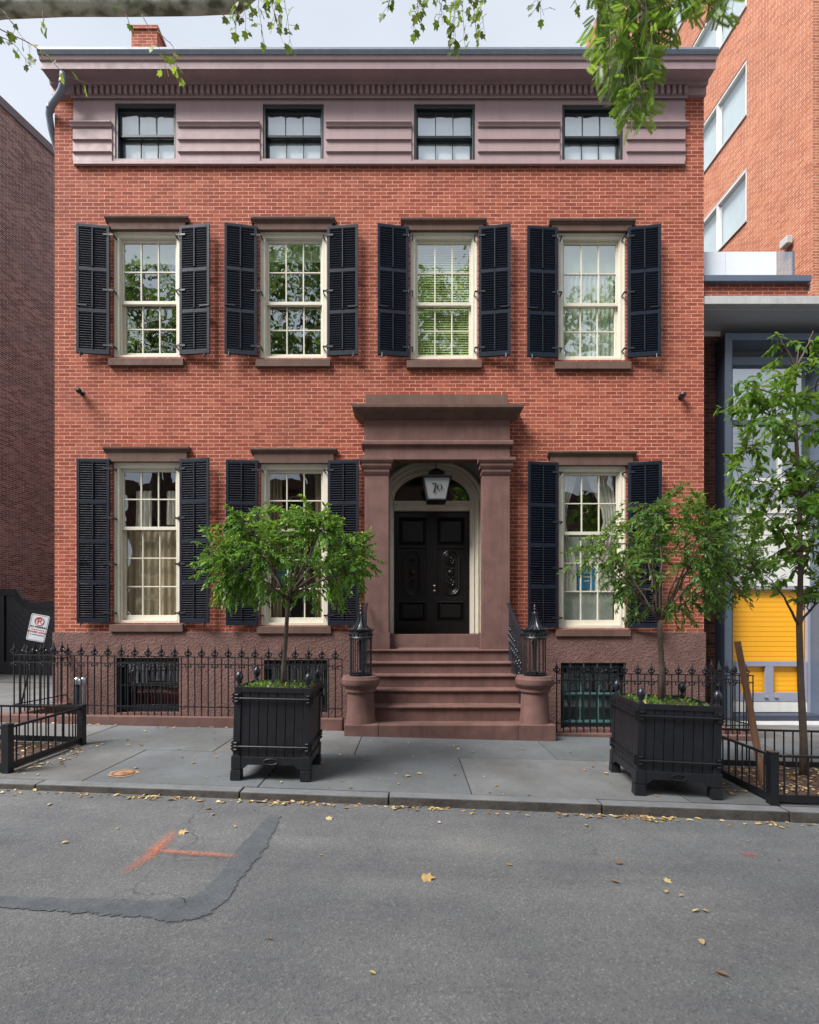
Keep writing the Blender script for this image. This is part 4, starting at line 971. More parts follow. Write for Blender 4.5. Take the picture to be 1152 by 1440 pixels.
# stair railings with caged newels
def railing(xc, xr, lab, s):
    t = thing('stair_railing', lab, 'railing', (xc, yq, zpt), 'stoop railings')
    m = MB(); rC = .165; zr = Zz(898, yq); n = 14
    for k in range(n):
        a = 2*PI*k/n; m.tube([(xc+rC*math.cos(a), yq+rC*math.sin(a), zpt-.002), (xc+rC*math.cos(a), yq+rC*math.sin(a), zr)], .009, 6)
    m.lathe([(rC+.014,.02),(rC+.014,.035),(rC-.014,.036),(rC-.014,.02)], (xc,yq,zpt), 28)
    m.build('cage', iron, t)
    m = MB(); H = lambda py: Zz(py, yq)-zpt
    m.lathe([(.035,0),(.05,.02),(.05,.06),(.03,.08),(.034,H(900)-.1),(.05,H(900)-.05),(.03,H(900))], (xc,yq,zpt), 14); m.build('newel_post', ironblue, t, smooth=True, auto=40)
    m = MB(); 
    m.lathe([(rC-.02,H(899)),(rC+.015,H(899)),(rC+.02,H(897)),(rC+.008,H(895)),(rC+.008,H(889)),(rC+.03,H(887)),(rC+.035,H(885.5)),(rC-.02,H(885))], (xc,yq,zpt), 28)
    for k in range(18):
        a = 2*PI*k/18; m.lathe([(.002,-.03),(.014,-.015),(.014,.01),(.002,.028)], (xc+(rC+.01)*math.cos(a), yq+(rC+.01)*math.sin(a), Zz(892,yq)), 6)
        if k % 3 == 0: m.lathe([(.01,0),(.018,.012),(.004,.04)], (xc+(rC+.03)*math.cos(a), yq+(rC+.03)*math.sin(a), Zz(886,yq)), 6)
    m.build('frieze', iron, t, smooth=True, auto=40)
    m = MB()
    for k in range(8):
        a = 2*PI*k/8+.2; pts = []
        for (r_, py) in ((rC+.005,886),(rC*.72,883),(rC*.5,879),(rC*.33,873),(rC*.22,867),(rC*.2,863),(rC*.3,861)): pts.append((xc+r_*math.cos(a), yq+r_*math.sin(a), Zz(py,yq)))
        m.tube(pts, [.014,.012,.012,.011,.01,.009,.007], 5)
    m.lathe([(.12,H(885)),(.09,H(882)),(.05,H(877)),(.03,H(868)),(.034,H(864)),(.02,H(862)),(.012,H(860)),(.028,H(858)),(.03,H(857)),(.012,H(855)),(.02,H(853.5)),(.014,H(852)),(.003,H(849))], (xc,yq,zpt), 12)
    m.build('finial', ironblue, t, smooth=True, auto=40)
    # sloping handrail and balusters up to the portico
    p0 = Vector((xr, yq+.12, Zz(892,yq))); p1 = Vector((xr, yp-.05, EYE+(HY-848)/F*(yp-.05)+.0))
    m = MB(); w_ = .028
    m.hexa([(p0.x-w_,p0.y,p0.z-.03),(p0.x+w_,p0.y,p0.z-.03),(p1.x+w_,p1.y,p1.z-.03),(p1.x-w_,p1.y,p1.z-.03),(p0.x-w_*.8,p0.y,p0.z+.01),(p0.x+w_*.8,p0.y,p0.z+.01),(p1.x+w_*.8,p1.y,p1.z+.01),(p1.x-w_*.8,p1.y,p1.z+.01)])
    m.build('handrail', ironblue, t, bevel=.006)
    L = 9
    for k in range(L):
        f = (k+.5)/L; y = p0.y+(p1.y-p0.y)*f; zt2 = p0.z+(p1.z-p0.z)*f-.03
        zs = EYE+max(z for yy, z in steps if yy <= y+.001)
        m = MB(); m.tube([(xr,y,zs-.01),(xr,y,zt2)], .009, 6); zz = (zs+zt2)/2
        m.lathe([(.01,-.12),(.022,-.1),(.01,-.08),(.012,-.03),(.024,0),(.012,.03),(.01,.08),(.022,.1),(.01,.12)], (xr,y,zz), 8)
        for sg in (-1,1): m.tube([(xr,y,zz-.2),(xr,y+sg*.035,zz-.16),(xr,y+sg*.035,zz-.12),(xr,y+sg*.01,zz-.11)], .006, 4); m.tube([(xr,y,zz+.2),(xr,y+sg*.035,zz+.16),(xr,y+sg*.035,zz+.12),(xr,y+sg*.01,zz+.11)], .006, 4)
        m.build('baluster', ironblue, t, smooth=True, auto=40)
railing(pl_, sx0+.06, 'black iron stair railing with caged newel on the left stoop pedestal', -1)
railing(pr_, sx1-.06, 'black iron stair railing with caged newel on the right stoop pedestal', 1)

# ============================================================ AREA FENCES
YF = 7.98
def spear_mesh(hb):   # local, z=0 at top rail
    m = MB(); m.tube([(0,0,-hb),(0,0,.05)], .0105, 6)
    m.lathe([(.011,.02),(.023,.028),(.023,.038),(.012,.044),(.011,.055),(.026,.075),(.028,.088),(.012,.13),(.003,.19)], (0,0,0), 8)
    for s in (-1,1):
        m.tube([(s*.008,0,.01),(s*.035,0,.03),(s*.052,0,.055),(s*.045,0,.075),(s*.03,0,.07),(s*.032,0,.058)], [.010,.011,.011,.010,.009,.006], 5)
        m.tube([(s*.008,0,-.15),(s*.035,0,-.17),(s*.05,0,-.15),(s*.045,0,-.13),(s*.03,0,-.135)], [.009,.010,.010,.009,.006], 5)
    m.lathe([(.01,-.16),(.016,-.15),(.016,-.14),(.01,-.13)], (0,0,0), 8)
    return m
def plain_mesh(hb): m = MB(); m.tube([(0,0,-hb),(0,0,.0)], .0095, 6); return m
def area_fence(lab, name, x0, x1, zr, sl, xret, back, curb_h, hb, label):
    t = thing(name, label, 'fence', (x0, YF, zr), 'iron area fences')
    def zrr(x): return zr-sl*(x-x0)
    rails = MB
    for dz, hh in ((0,.008), (-.115,.008), (-.80,.008)):
        m = MB(); m.hexa([(x0-.01,YF-.012,zrr(x0)+dz-hh),(x1+.01,YF-.012,zrr(x1)+dz-hh),(x1+.01,YF+.012,zrr(x1)+dz-hh),(x0-.01,YF+.012,zrr(x0)+dz-hh),(x0-.01,YF-.012,zrr(x0)+dz+hh),(x1+.01,YF-.012,zrr(x1)+dz+hh),(x1+.01,YF+.012,zrr(x1)+dz+hh),(x0-.01,YF+.012,zrr(x0)+dz+hh)])
        m.build('rail', iron, t)
        m = MB(); zc = zrr(xret)+dz; m.box(xret-.012, xret+.012, YF+.0125, D-.02, zc-hh, zc+hh); m.build('rail', iron, t)
    a = spear_mesh(hb).build('picket', iron, t, smooth=True, auto=45); b = plain_mesh(hb).build('picket', iron, t)
    # the two masters were built around local zero of the fence, so move them there
    for o in (a, b):
        org = ORI[o.name]; 
        for v in o.data.vertices: v.co = v.co+org
    n = int(round((x1-x0)/.108)); first = True; fb = True
    for k in range(n+1):
        x = x0+(x1-x0)*k/n; src = a if k % 2 == 0 else b
        loc = (x-x0, 0, zrr(x)-zr)
        if src is a and first: a.location = loc; first = False
        elif src is b and fb: b.location = loc; fb = False
        else: inst(src, t, loc)
    k2 = int((D-YF)/.108)
    for k in range(1, k2): inst(a if k % 2 == 0 else b, t, (xret-x0, .11*k, zrr(xret)-zr), (0,0,PI/2))
    # curb below
    m = MB(); zc = lambda x: zrr(x)-hb+.02
    m.hexa([(x0-.25,YF-.11,gz(x0,YF)-.6),(x1+.02,YF-.11,gz(x1,YF)-.3),(x1+.02,YF+.11,gz(x1,YF)-.3),(x0-.25,YF+.11,gz(x0,YF)-.3),(x0-.25,YF-.1,zc(x0)),(x1+.02,YF-.1,zc(x1)),(x1+.02,YF+.1,zc(x1)),(x0-.25,YF+.1,zc(x0))])
    m.box(xret-.1, xret+.1, YF+.11, D-.031, gz(xret,YF)-.3, zc(xret))
    m.build('curb', brown, t, bevel=.01)
    return t
area_fence('l', 'iron_fence', X(20,YF), X(481,YF), EYE-.405, .0135, X(20,YF), D, .13, .965, 'black spiked iron fence in front of the basement, left of the stoop')
area_fence('r', 'iron_fence', X(783,YF), X(1059,YF), EYE-.70, .0135, X(1059,YF), D, .02, .965, 'black spiked iron fence in front of the basement, right of the stoop')
# stand pipes beside the left fence
px_ = P(110, 960, 8.6); t = thing('standpipe', 'pair of short galvanised pipes with domed caps behind the left fence', 'pipe', (px_.x, 8.6, gz(px_.x,8.6)))
for q, dx in enumerate((-.045, .06)):
    m = MB(); x = px_.x+dx+.03; zt2 = Zz(952, 8.6); m.tube([(x,8.6,gz(x,8)-.05),(x,8.6,zt2-.13)], .036, 12); m.build('pipe', steel_dark if q == 0 else chrome, t, smooth=True, auto=40)
    m = MB(); m.lathe([(.042,-.13),(.055,-.125),(.055,-.05),(.045,-.02),(.02,-.002),(.004,0)], (x,8.6,zt2), 14); m.build('cap', chrome, t, smooth=True, auto=40)

# ============================================================ PLANTERS
def planter(w, d, H, loc, rot, label):
    t = thing('planter', label, 'planter', loc, 'black wooden planters')
    ORI[t.name] = Vector((0,0,0)); pw = .075; tz = H*.045
    hw, hd = w/2, d/2
    for sx in (-1,1):
        for sy in (-1,1):
            m = MB(); x0, x1 = sorted((sx*hw, sx*(hw-pw))); y0, y1 = sorted((sy*hd, sy*(hd-pw)))
            m.box(x0,x1,y0,y1,.1,H); f = .018
            m.hexa([(x0-f,y0-f,0),(x1+f,y0-f,0),(x1+f,y1+f,0),(x0-f,y1+f,0),(x0-f*.8,y0-f*.8,.11),(x1+f*.8,y0-f*.8,.11),(x1+f*.8,y1+f*.8,.11),(x0-f*.8,y1+f*.8,.11)])
            m.box(x0-.012,x1+.012,y0-.012,y1+.012,.118,.26)
            l = m.build('leg', planter_m, t, bevel=.004)
            m = MB(); xc, yc = (x0+x1)/2, (y0+y1)/2
            m.lathe([(q_*.82, w_*.88) for q_, w_ in [(.034,0),(.034,.012),(.02,.02),(.018,.035),(.03,.042),(.03,.052),(.036,.065),(.05,.09),(.053,.115),(.046,.145),(.028,.17),(.008,.186),(.002,.19)]], (xc,yc,H), 18)
            m.build('finial', ironblue, l, smooth=True, auto=50)
    def side(ax, sgn, length, off):
        # vertical boards
        n = int(round((length-2*pw)/.098)); bw = (length-2*pw)/n; m = MB()
        for k in range(n):
            a = -length/2+pw+k*bw; b = a+bw
            o0, o1 = off-.030, off-.012
            if ax == 'x': m.box(a+.0035,b-.0035,sgn*o0,sgn*o1,.24,H-.02); 
            else: m.box(sgn*o0,sgn*o1,a+.0035,b-.0035,.24,H-.02)
        if ax == 'x': m.box(-length/2+pw, length/2-pw, sgn*(off-.045), sgn*(off-.031), .24, H-.022)
        else: m.box(sgn*(off-.045), sgn*(off-.031), -length/2+pw, length/2-pw, .24, H-.022)
        m.build('board_panel', planter_m, t, bevel=.003)
        m = MB(); tp = MB(); a, b = -length/2+pw+.001, length/2-pw-.001
        pts = [(a,.11),(a+.05,.13),(a+.09,.165),(b-.09,.165),(b-.05,.13),(b,.11),(b,.25),(a,.25)]
        if ax == 'x': m.prism_y([(u,v) for u,v in pts], sgn*(off-.03), sgn*(off+.004)); tp.box(a,b,*sorted((sgn*(off-.02),sgn*(off-.003))),H-.06,H)
        else: m.prism_x([(u,v) for u,v in pts], sgn*(off-.03), sgn*(off+.004)); tp.box(*sorted((sgn*(off-.02),sgn*(off-.003))),a,b,H-.06,H)
        m.build('plinth', planter_m, t, bevel=.004); tp.build('top_rail', planter_m, t, bevel=.003)
        for zz in (H-.125, .36):
            m = MB(); A, B = -length/2+.03, length/2-.03
            if ax == 'x': p = lambda u, o_, z_: (u, sgn*(off+o_), z_)
            else: p = lambda u, o_, z_: (sgn*(off+o_), u, z_)
            m.tube([p(A,.012,zz), p(B,.012,zz)], .0115, 8)
            for u in (A, B):
                for z_ in (-.035, .0, .035): m.tube([p(u-.016,.014,zz+z_), p(u+.016,.014,zz+z_)], .014, 8)
                q = [p(u-.03,-.001,zz-.055), p(u+.03,-.001,zz-.055), p(u+.03,.009,zz-.055), p(u-.03,.009,zz-.055)]; 
                m.hexa(q+[(x_,y_,z_+.11) for x_,y_,z_ in q])
            m.build('iron_bar', iron, t, smooth=True, auto=40)
    side('x', -1, w, hd); side('x', 1, w, hd); side('y', -1, d, hw); side('y', 1, d, hw)
    m = MB(); pts = [Vector((.075*math.cos(a), -hd-.012, .205+.03*math.sin(a))) for a in [2*PI*i/20 for i in range(21)]]; m.tube(pts, .006, 6, False); m.box(-.035,.035,-hd-.010,-hd-.003,.198,.212); m.build('plaque', iron, t)
    m = MB(); g = 10
    for j in range(g+1):
        for i in range(g+1): m.v.append((-hw+.04+(w-.08)*i/g, -hd+.04+(d-.08)*j/g, H-.045+.02*R.random()+.02*math.exp(-((i-5)**2+(j-5)**2)/10)))
    m.f = [(j*(g+1)+i, j*(g+1)+i+1, (j+1)*(g+1)+i+1, (j+1)*(g+1)+i) for j in range(g) for i in range(g)]
    m.build('soil', soil_m, t, smooth=True, fix=False)
    pos = []; dr = []; sz = []
    for k in range(420):
        a, b = R.uniform(-hw+.06, hw-.06), R.uniform(-hd+.06, hd-.06)
        if R.random() < .35 and (a > 0): continue
        pos.append((a, b, H-.03)); dr.append((R.gauss(0,1), R.gauss(0,1), R.uniform(.2,1.6))); sz.append(R.uniform(.03,.075))
    lv_ = leaves('ground_cover', leaf_b, pos, dr, sz, t, T_OV, .5, None, 77); lv_['kind'] = 'stuff'
    t.rotation_euler = rot; return t
gs = -.025
pA = (-1.5, 5.31+.40, gz(-1.5, 5.7)); planter(.82, .74, 1.0, pA, (.0, .026, .02), 'black slatted wooden planter with acorn finials left of the stoop')
pB = (2.815, 5.12+.46, gz(2.81, 5.57)); planter(.83, .88, .95, pB, (.0, .026, -.10), 'black slatted wooden planter with ball finials right of the stoop')

# planter trees
sA = Vector((X(398,5.72), 5.72, pA[2]+.96)); topA = P(405, 842, 5.75)
tA = thing('planter_tree', 'small umbrella shaped leafy tree growing in the planter left of the stoop', 'tree', sA, 'potted trees')
trunkA = [sA+Vector((0,0,-.03)), P(399,940,5.73), P(402,900,5.75), P(404,866,5.76), topA]
cA = P(404, 792, 5.8)
def fA(v, p, rr):
    px = CX+p.x/p.y*F; py = HY-(p.z-EYE)/p.y*F
    u = (px-402)/140
    top = 700+62*abs(u)**2+10*math.sin(px*.05+1.5)+7*math.sin(px*.13); bot = 862-16*math.cos(u*4.5)+10*math.sin(px*.09)
    if abs(px-404) < 32: bot = 852
    if not (top < py < bot): return False
    if abs(u) > .8 and abs(py-775) > 30+120*(1-abs(u)): return False
    # thin hollow just above the crotch where limbs show
    if (abs(px-425) < 50 and 800 < py < 850 and rr.random() < .75): return False
    return True
tgA = blob_targets(600, cA, (1.12,1.0,.80), 3, fA, .5)
limbsA = [(topA, cA+Vector(v)) for v in ((-.75,-.1,.0),(-.5,.3,.3),(-.3,-.5,.35),(.1,.1,.5),(.45,-.35,.3),(.75,.1,.1),(.5,.5,.2),(-.8,.3,-.1),(.8,-.3,-.15),(-.1,-.7,.0),(.15,.75,.1),(.35,-.1,.42),(-.45,-.4,-.12))]
tree(tA, trunkA, [.034,.027,.024,.023,.025], limbsA, tgA, bark, leaf_a, .060, 34, 4, droop=.13, spread=.6, flat=.55, lr=(.016,.005), limb_bow=.1)
sB = Vector((X(930,5.6), 5.6, pB[2]+.91)); topB = P(928, 872, 5.6)
tB = thing('planter_tree', 'small wispy leafy tree growing in the planter right of the stoop', 'tree', sB, 'potted trees')
cB = P(930, 795, 5.6)
def fB(v, p, rr):
    px = CX+p.x/p.y*F; py = HY-(p.z-EYE)/p.y*F; u = (px-930)/140
    top = 690+75*max(0,-u)+50*max(0,u-.35)+12*math.sin(px*.07); bot = 880+12*math.sin(px*.08)-60*max(0,-u-.15)
    if not (top < py < bot): return False
    if px < 860 and rr.random() < .45: return False
    if abs(px-935) < 45 and 800 < py < 870 and rr.random() < .7: return False
    if px < 830 and not (745 < py < 815): return False
    return True
tgB = blob_targets(600, cB, (1.2,.95,.95), 5, fB, .4)
limbsB = [(topB, cB+Vector(v)) for v in ((-.8,-.1,.1),(-.5,.3,.35),(-.25,-.4,.5),(.0,.1,.62),(.3,-.35,.5),(.6,.1,.35),(.85,.3,.1),(-.6,-.3,-.1),(.7,-.3,-.1),(.1,-.6,.2),(.15,.6,.3),(.3,0,.5))]
tree(tB, [sB+Vector((0,0,-.03)), P(931,940,5.6), P(929,905,5.6), topB], [.038,.031,.028,.028], limbsB, tgB, bark, leaf_b, .057, 28, 6, droop=.06, spread=.7, flat=.55, lr=(.014,.004), limb_bow=.06)

# ============================================================ TREE PITS
def guard(label, pts, open_ends, h=.52, cat='fence'):
    t = thing('tree_guard', label, cat, (pts[0][0], pts[0][1], gz(*pts[0])), 'low iron tree pit fences')
    for (x, y) in open_ends:
        m = MB(); z = gz(x, y); m.box(x-.04,x+.04,y-.04,y+.04,z-.02,z+h); m.box(x-.045,x+.045,y-.045,y+.045,z+h,z+h+.012); m.build('post', iron, t, bevel=.004)
    pk = None
    for (a, b) in zip(pts, pts[1:]):
        va, vb = Vector((*a, gz(*a))), Vector((*b, gz(*b))); dv = (vb-va); L = dv.length; u = dv.normalized(); nn = Vector((-u.y, u.x, 0))*.014
        for z0, z1 in ((h-.045, h-.02), (.03, .10)):
            m = MB(); A, B = va+u*.041, vb-u*.041
            m.hexa([A-nn+Vector((0,0,z0)),B-nn+Vector((0,0,z0)),B+nn+Vector((0,0,z0)),A+nn+Vector((0,0,z0)),A-nn+Vector((0,0,z1)),B-nn+Vector((0,0,z1)),B+nn+Vector((0,0,z1)),A+nn+Vector((0,0,z1))]); m.build('rail', iron, t)
        n = max(2, int(L/.115))
        for k in range(1, n):
            p = va+dv*k/n
            if pk is None:
                m = MB(); m.tube([(0,0,.06),(0,0,h-.04)], .0085, 6); pk = m.build('picket', iron, t)
                org = ORI[pk.name]
                for v in pk.data.vertices: v.co = v.co+org
                pk.location = p-Vector(t.location)
            else: inst(pk, t, p-Vector(t.location))
    return t
lx, ly0, ly1 = -4.36, 5.40, 6.65
guard('low black iron tree pit fence at the left kerb', [(-7.0,ly1),(lx-.02,ly1),(lx,ly0),(-7.0,ly0)], [(lx-.02,ly1),(lx,ly0)])
rx, ry0, ry1 = 3.66, 5.02, 6.30
guard('low black iron tree pit fence at the right kerb', [(7.2,ry1),(rx+.02,ry1),(rx,ry0),(7.2,ry0-.1)], [(rx+.02,ry1),(rx,ry0)])
def pit(x0, x1, y0, y1, seed):
    rr = random.Random(seed); m = MB(); nx, ny = 30, 12
    for j in range(ny+1):
        for i in range(nx+1): x = x0+(x1-x0)*i/nx; y = y0+(y1-y0)*j/ny; m.v.append((x, y, gz(x,y)+.008+.035*rr.random()*(0 < i < nx and 0 < j < ny)))
    m.f = [(j*(nx+1)+i, j*(nx+1)+i+1, (j+1)*(nx+1)+i+1, (j+1)*(nx+1)+i) for j in range(ny) for i in range(nx)]
    o = m.build('tree_pit_soil', mulch_m, smooth=True, fix=False); tag(o, kind='structure')
pit(-7.1, lx-.04, ly0+.03, ly1-.03, 1); pit(rx+.04, 7.2, ry0+.03, ry1-.03, 2)
# leaf litter
def litter(name, areas, seed, size=(.03,.07), label=None):
    rr = random.Random(seed); pos = []; dr = []; sz = []
    for (n, f) in areas:
        for _ in range(n):
            x, y, z = f(rr); pos.append((x, y, z+.004)); a = rr.uniform(0, 2*PI); dr.append((math.cos(a), math.sin(a), rr.uniform(-.03,.12))); sz.append(rr.uniform(*size))
    up = np.random.RandomState(seed).normal(0,.18,(len(pos),3))+np.array([0,0,1.0])
    o = leaves(name, leaf_dead, pos, dr, sz, None, T_CURL, .9, None, seed, up); tag(o, kind='stuff'); return o
GC = [random.Random(3).uniform(-4.6,4.6)]+[q for q in [R.uniform(-4.6,4.6) for _ in range(16)]]
def fgut(rr): x = rr.choice(GC)+rr.gauss(0,.16) if rr.random() < .6 else rr.uniform(-4.6, 4.6); y = ky(x)-.015-abs(rr.gauss(0,.05)); return x, y, rz(x,y)
def fside(rr): x = rr.uniform(-4.3, 4); y = ky(x)+.2+rr.random()**1.3*2.3; return x, y, gz(x,y)+.003
def fpitL(rr): x = rr.uniform(-6.9,-4.42); y = rr.uniform(ly0+.06,ly1-.06); return x, y, gz(x,y)+.04
def fpitR(rr): x = rr.uniform(3.72,6.5); y = rr.uniform(ry0+.06,ry1-.06); return x, y, gz(x,y)+.04
def froad(rr): x = rr.uniform(-4,4); y = ky(x)-rr.random()**2*2.4-.1; return x, y, rz(x,y)+.003
def fbase(rr): x = rr.uniform(-6,-1.1); y = 7.86-abs(rr.gauss(0,.08)); return x, y, gz(x,y)+.004
def fgl(rr): x = -4.2+rr.gauss(0,.08); y = rr.uniform(5.3,6.6); return x, y, gz(x,y)+.004
def fgr(rr): x = 3.5+rr.gauss(0,.1); y = rr.uniform(5.2,6.6); return x, y, gz(x,y)+.004
litter('fallen_leaves', [(330,fgut),(80,fside),(330,fpitL),(700,fpitR),(34,froad),(45,fbase),(50,fgl),(60,fgr)], 21)
big = [(603,1236,.105,'large yellow leaf lying alone in the middle of the road'),(258,1172,.08,'curled yellow leaf lying beside the orange paint mark'),(941,1241,.06,'small yellow leaf on the road below the right planter'),(464,1153,.07,'brown leaf on the road below the left planter')]
for i, (px, py, s_, lab) in enumerate(big):
    x, y = gp(px, py); o = leaves('fallen_leaf', leaf_dead, [(x-s_/2,y,rz(x,y)+.012)], [(1,.2*i,.05)], [s_], None, T_LOB, 1, [.62+.08*i], i, np.array([[.1,-.2,1.0]])); tag(o, lab, 'leaf')
# small round utility cover on the pavement
cxm, cym = X(172,5.45), 5.47
t = thing('utility_cover', 'small round rusty metal cover set in the pavement near the kerb', 'cover', (cxm, cym, gz(cxm,cym)))
rust = mpaint('rusty_iron', (.2,.1,.055,1), .8, .35, 12, .5, 60); patchm = mpaint('orange_cement', (.33,.2,.12,1), .9, .25, 8, .3, 60)
m = MB(); pts = [(cxm+(.15+.012*math.sin(5*a)+.01*math.sin(9*a))*math.cos(a), cym+(.14+.012*math.sin(4*a))*math.sin(a)) for a in [2*PI*i/36 for i in range(36)]]
m.v = [(a, b, gz(a,b)+.006) for a, b in pts]; m.f = [tuple(range(36))]; m.build('cement_collar', patchm, t, fix=False)
m = MB(); m.lathe([(.115,-.01),(.115,.012),(.1,.012),(.098,.005),(.03,.005),(.028,.009),(.005,.009)], (cxm,cym,gz(cxm,cym)), 28); m.build('lid', rust, t)
# stake and street tree on the right
st0 = Vector((X(1074,5.55), 5.55, gz(3.9,5.5))); st1 = P(1037, 902, 5.75)
m = MB(); dv = (st1-st0).normalized(); m.tube([st0-dv*.05, st0.lerp(st1,.5)+Vector((.008,0,0)), st1], [.037,.036,.034], 12)
tag(m.build('wooden_stake', wood, smooth=True, auto=50), 'leaning brown wooden stake in the right tree pit', 'stake')
ys = 5.95; b0 = Vector((X(1131,ys), ys, gz(4.7,ys)))
tS = thing('street_tree', 'slender young street tree with large leaves in the right tree pit', 'tree', b0)
trk = [b0+Vector((0,0,-.05)), P(1130,1040,ys), P(1126,960,ys), P(1124,880,ys), P(1126,800,ys), P(1124,700,ys), P(1120,620,ys), P(1116,565,ys+.1), P(1120,520,ys+.1), P(1124,480,ys)]
cS = P(1118, 670, ys)
def fS(v, p, rr):
    px = CX+p.x/p.y*F; py = HY-(p.z-EYE)/p.y*F
    left = 1045-28*math.sin((py-480)/90.0)+(35 if py < 520 else 0)-(30 if 560 < py < 600 else 0)
    if 800 < py: left = 1075
    return px > left and 470 < py < 850 and not (px < 1110 and py > 790 and rr.random() < .6)
tgS = blob_targets(330, cS, (1.3,1.0,1.75), 8, fS, .3)
limbsS = [(trk[3], P(1078,810,ys-.3)), (trk[3], P(1190,820,ys+.2))]+[(trk[k], cS+Vector(v)) for k, v in ((4,(-.5,-.2,-.5)),(4,(.6,.3,-.4)),(5,(-.6,.1,.0)),(5,(.4,-.5,.1)),(5,(.7,.2,.3)),(6,(-.5,-.3,.6)),(6,(.5,.4,.7)),(6,(-.2,.6,.5)),(7,(-.45,.1,1.1)),(7,(.5,-.2,1.2)),(8,(-.1,.1,1.7)),(8,(.3,.1,1.8)))]
tree(tS, trk, [.052,.04,.036,.033,.028,.025,.02,.015,.01,.005], limbsS, tgS, bark, leaf_c, .115, 18, 9, droop=.12, spread=.75, flat=.6, lr=(.016,.004), limb_bow=.12)

# ============================================================ LEFT NEIGHBOUR
nb = thing('neighbour_building', 'dark weathered brick building wall rising at the left edge', 'building', (X(0,16), 16, gz(-10,8)))
pA_ = Vector((X(38,17.5), 17.5)); u = Vector((.307,1)); zt = EYE+(HY-172)/F*17.5
q0 = pA_-u*8; q1 = pA_+u*16; nrm = Vector((-1,.307)).normalized()*9
m = MB(); c4 = [q0, q1, q1+nrm, q0+nrm]; m.prism_z([(p.x,p.y) for p in c4], -1, zt-.3); m.build('wall', brick_old, nb)
m = MB(); e = Vector((1,-.307)).normalized()*.06; c5 = [q0+e-u*.06, q1+e, q1+nrm, q0+nrm]; m.prism_z([(p.x,p.y) for p in c5], zt-.3+.002, zt); m.build('coping', mpaint('stone_coping', (.14,.13,.14,1), .8, .1, 2, .1), nb)
# black gate of the side yard
yg = 14.7; gt = thing('side_gate', 'black boarded gate with a curved top beside the house', 'gate', (X(37,yg), yg, gz(-10,8)))
gx = lambda px: X(px, yg); gzz = lambda py: Zz(py, yg)
top = [(-60,830),(24,830),(28,836),(33,843),(40,847.5),(48,848.5),(140,848.5)]
m = MB(); m.prism_y([(gx(-60),gzz(952))]+[(gx(a),gzz(b)) for a, b in top]+[(gx(140),gzz(952))], yg, yg+.06); 
dg = m.build('gate_leaf', iron, gt)
m = MB(); pts = [(gx(a),gzz(b)) for a, b in top]
m.sweep(pts, [(-.16,yg-.05),(.03,yg-.07),(.03,yg+.05),(-.16,yg+.05)]); m.box(gx(-60),gx(140),yg-.05,yg-.001,gzz(950),gzz(930)); m.box(gx(5)-.06,gx(5)+.06,yg-.06,yg-.001,gzz(930),gzz(838))
for k in range(16):
    x0 = gx(6)+k*.19; z0 = gzz(930); m.add([(x0-1.4,yg-.012,z0+1.5),(x0-1.37,yg-.012,z0+1.5),(x0+.03,yg-.012,z0),(x0,yg-.012,z0)], [(0,1,2,3)])
m.build('gate_frame', iron, gt)
# parking sign on its post, leaning
ysn = 8.35; sc = P(53.5, 883, ysn); sg = thing('parking_sign', 'leaning white no parking sign with red symbol above the left fence', 'sign', (sc.x, ysn, gz(sc.x,8)))
ORI[sg.name] = Vector((0,0,0)); base = Vector((sc.x-.0, ysn, sc.z))
sg.location = base; sg.rotation_euler = (0, .20, .18)
def rr_rect(w, h, r, n=5):
    out = []
    for cx_, cz_, a0 in ((w-r,h-r,0),(-w+r,h-r,PI/2),(-w+r,-h+r,PI),(w-r,-h+r,3*PI/2)):
        for k in range(n+1): a = a0+PI/2*k/n; out.append((cx_+r*math.cos(a), cz_+r*math.sin(a)))
    return out
m = MB(); m.prism_y(rr_rect(.14,.225,.03), 0, .004); m.build('plate', mpaint('sign_white', (.62,.64,.68,1), .4, .05, 3, 0), sg)
m = MB(); m.sweep(rr_rect(.128,.213,.024), [(0,-.0015),(.004,-.0015),(.004,.001),(0,.001)], closed=True); m.build('border', blackp, sg)
m = MB(); pts = [Vector((.068*math.cos(a), -.002, .115+.068*math.sin(a))) for a in [2*PI*i/24 for i in range(25)]]; m.tube(pts, .0055, 6, False); m.tube([(-.048,-.003,.163),(.048,-.003,.067)], .0045, 6); m.build('symbol_ring', redp, sg)
text_mesh('symbol_letter', 'P', .14, (0,-.001,.112), redp, sg, bold=.002)
text_mesh('sign_text', 'NO PARKING', .043, (0,-.001,.012), blackp, sg, bold=.0012)
text_mesh('sign_text', 'VIOLATORS WILL BE', .022, (0,-.001,-.035), redp, sg)
text_mesh('sign_text', 'TOWED AWAY', .042, (0,-.001,-.075), redp, sg, bold=.0012)
text_mesh('sign_text', 'AT OWNERS EXPENSE', .022, (0,-.001,-.12), blackp, sg)
m = MB(); m.tube([(0,.02,.2),(0,.02,-1.38)], .014, 8); m.build('post', iron, sg)

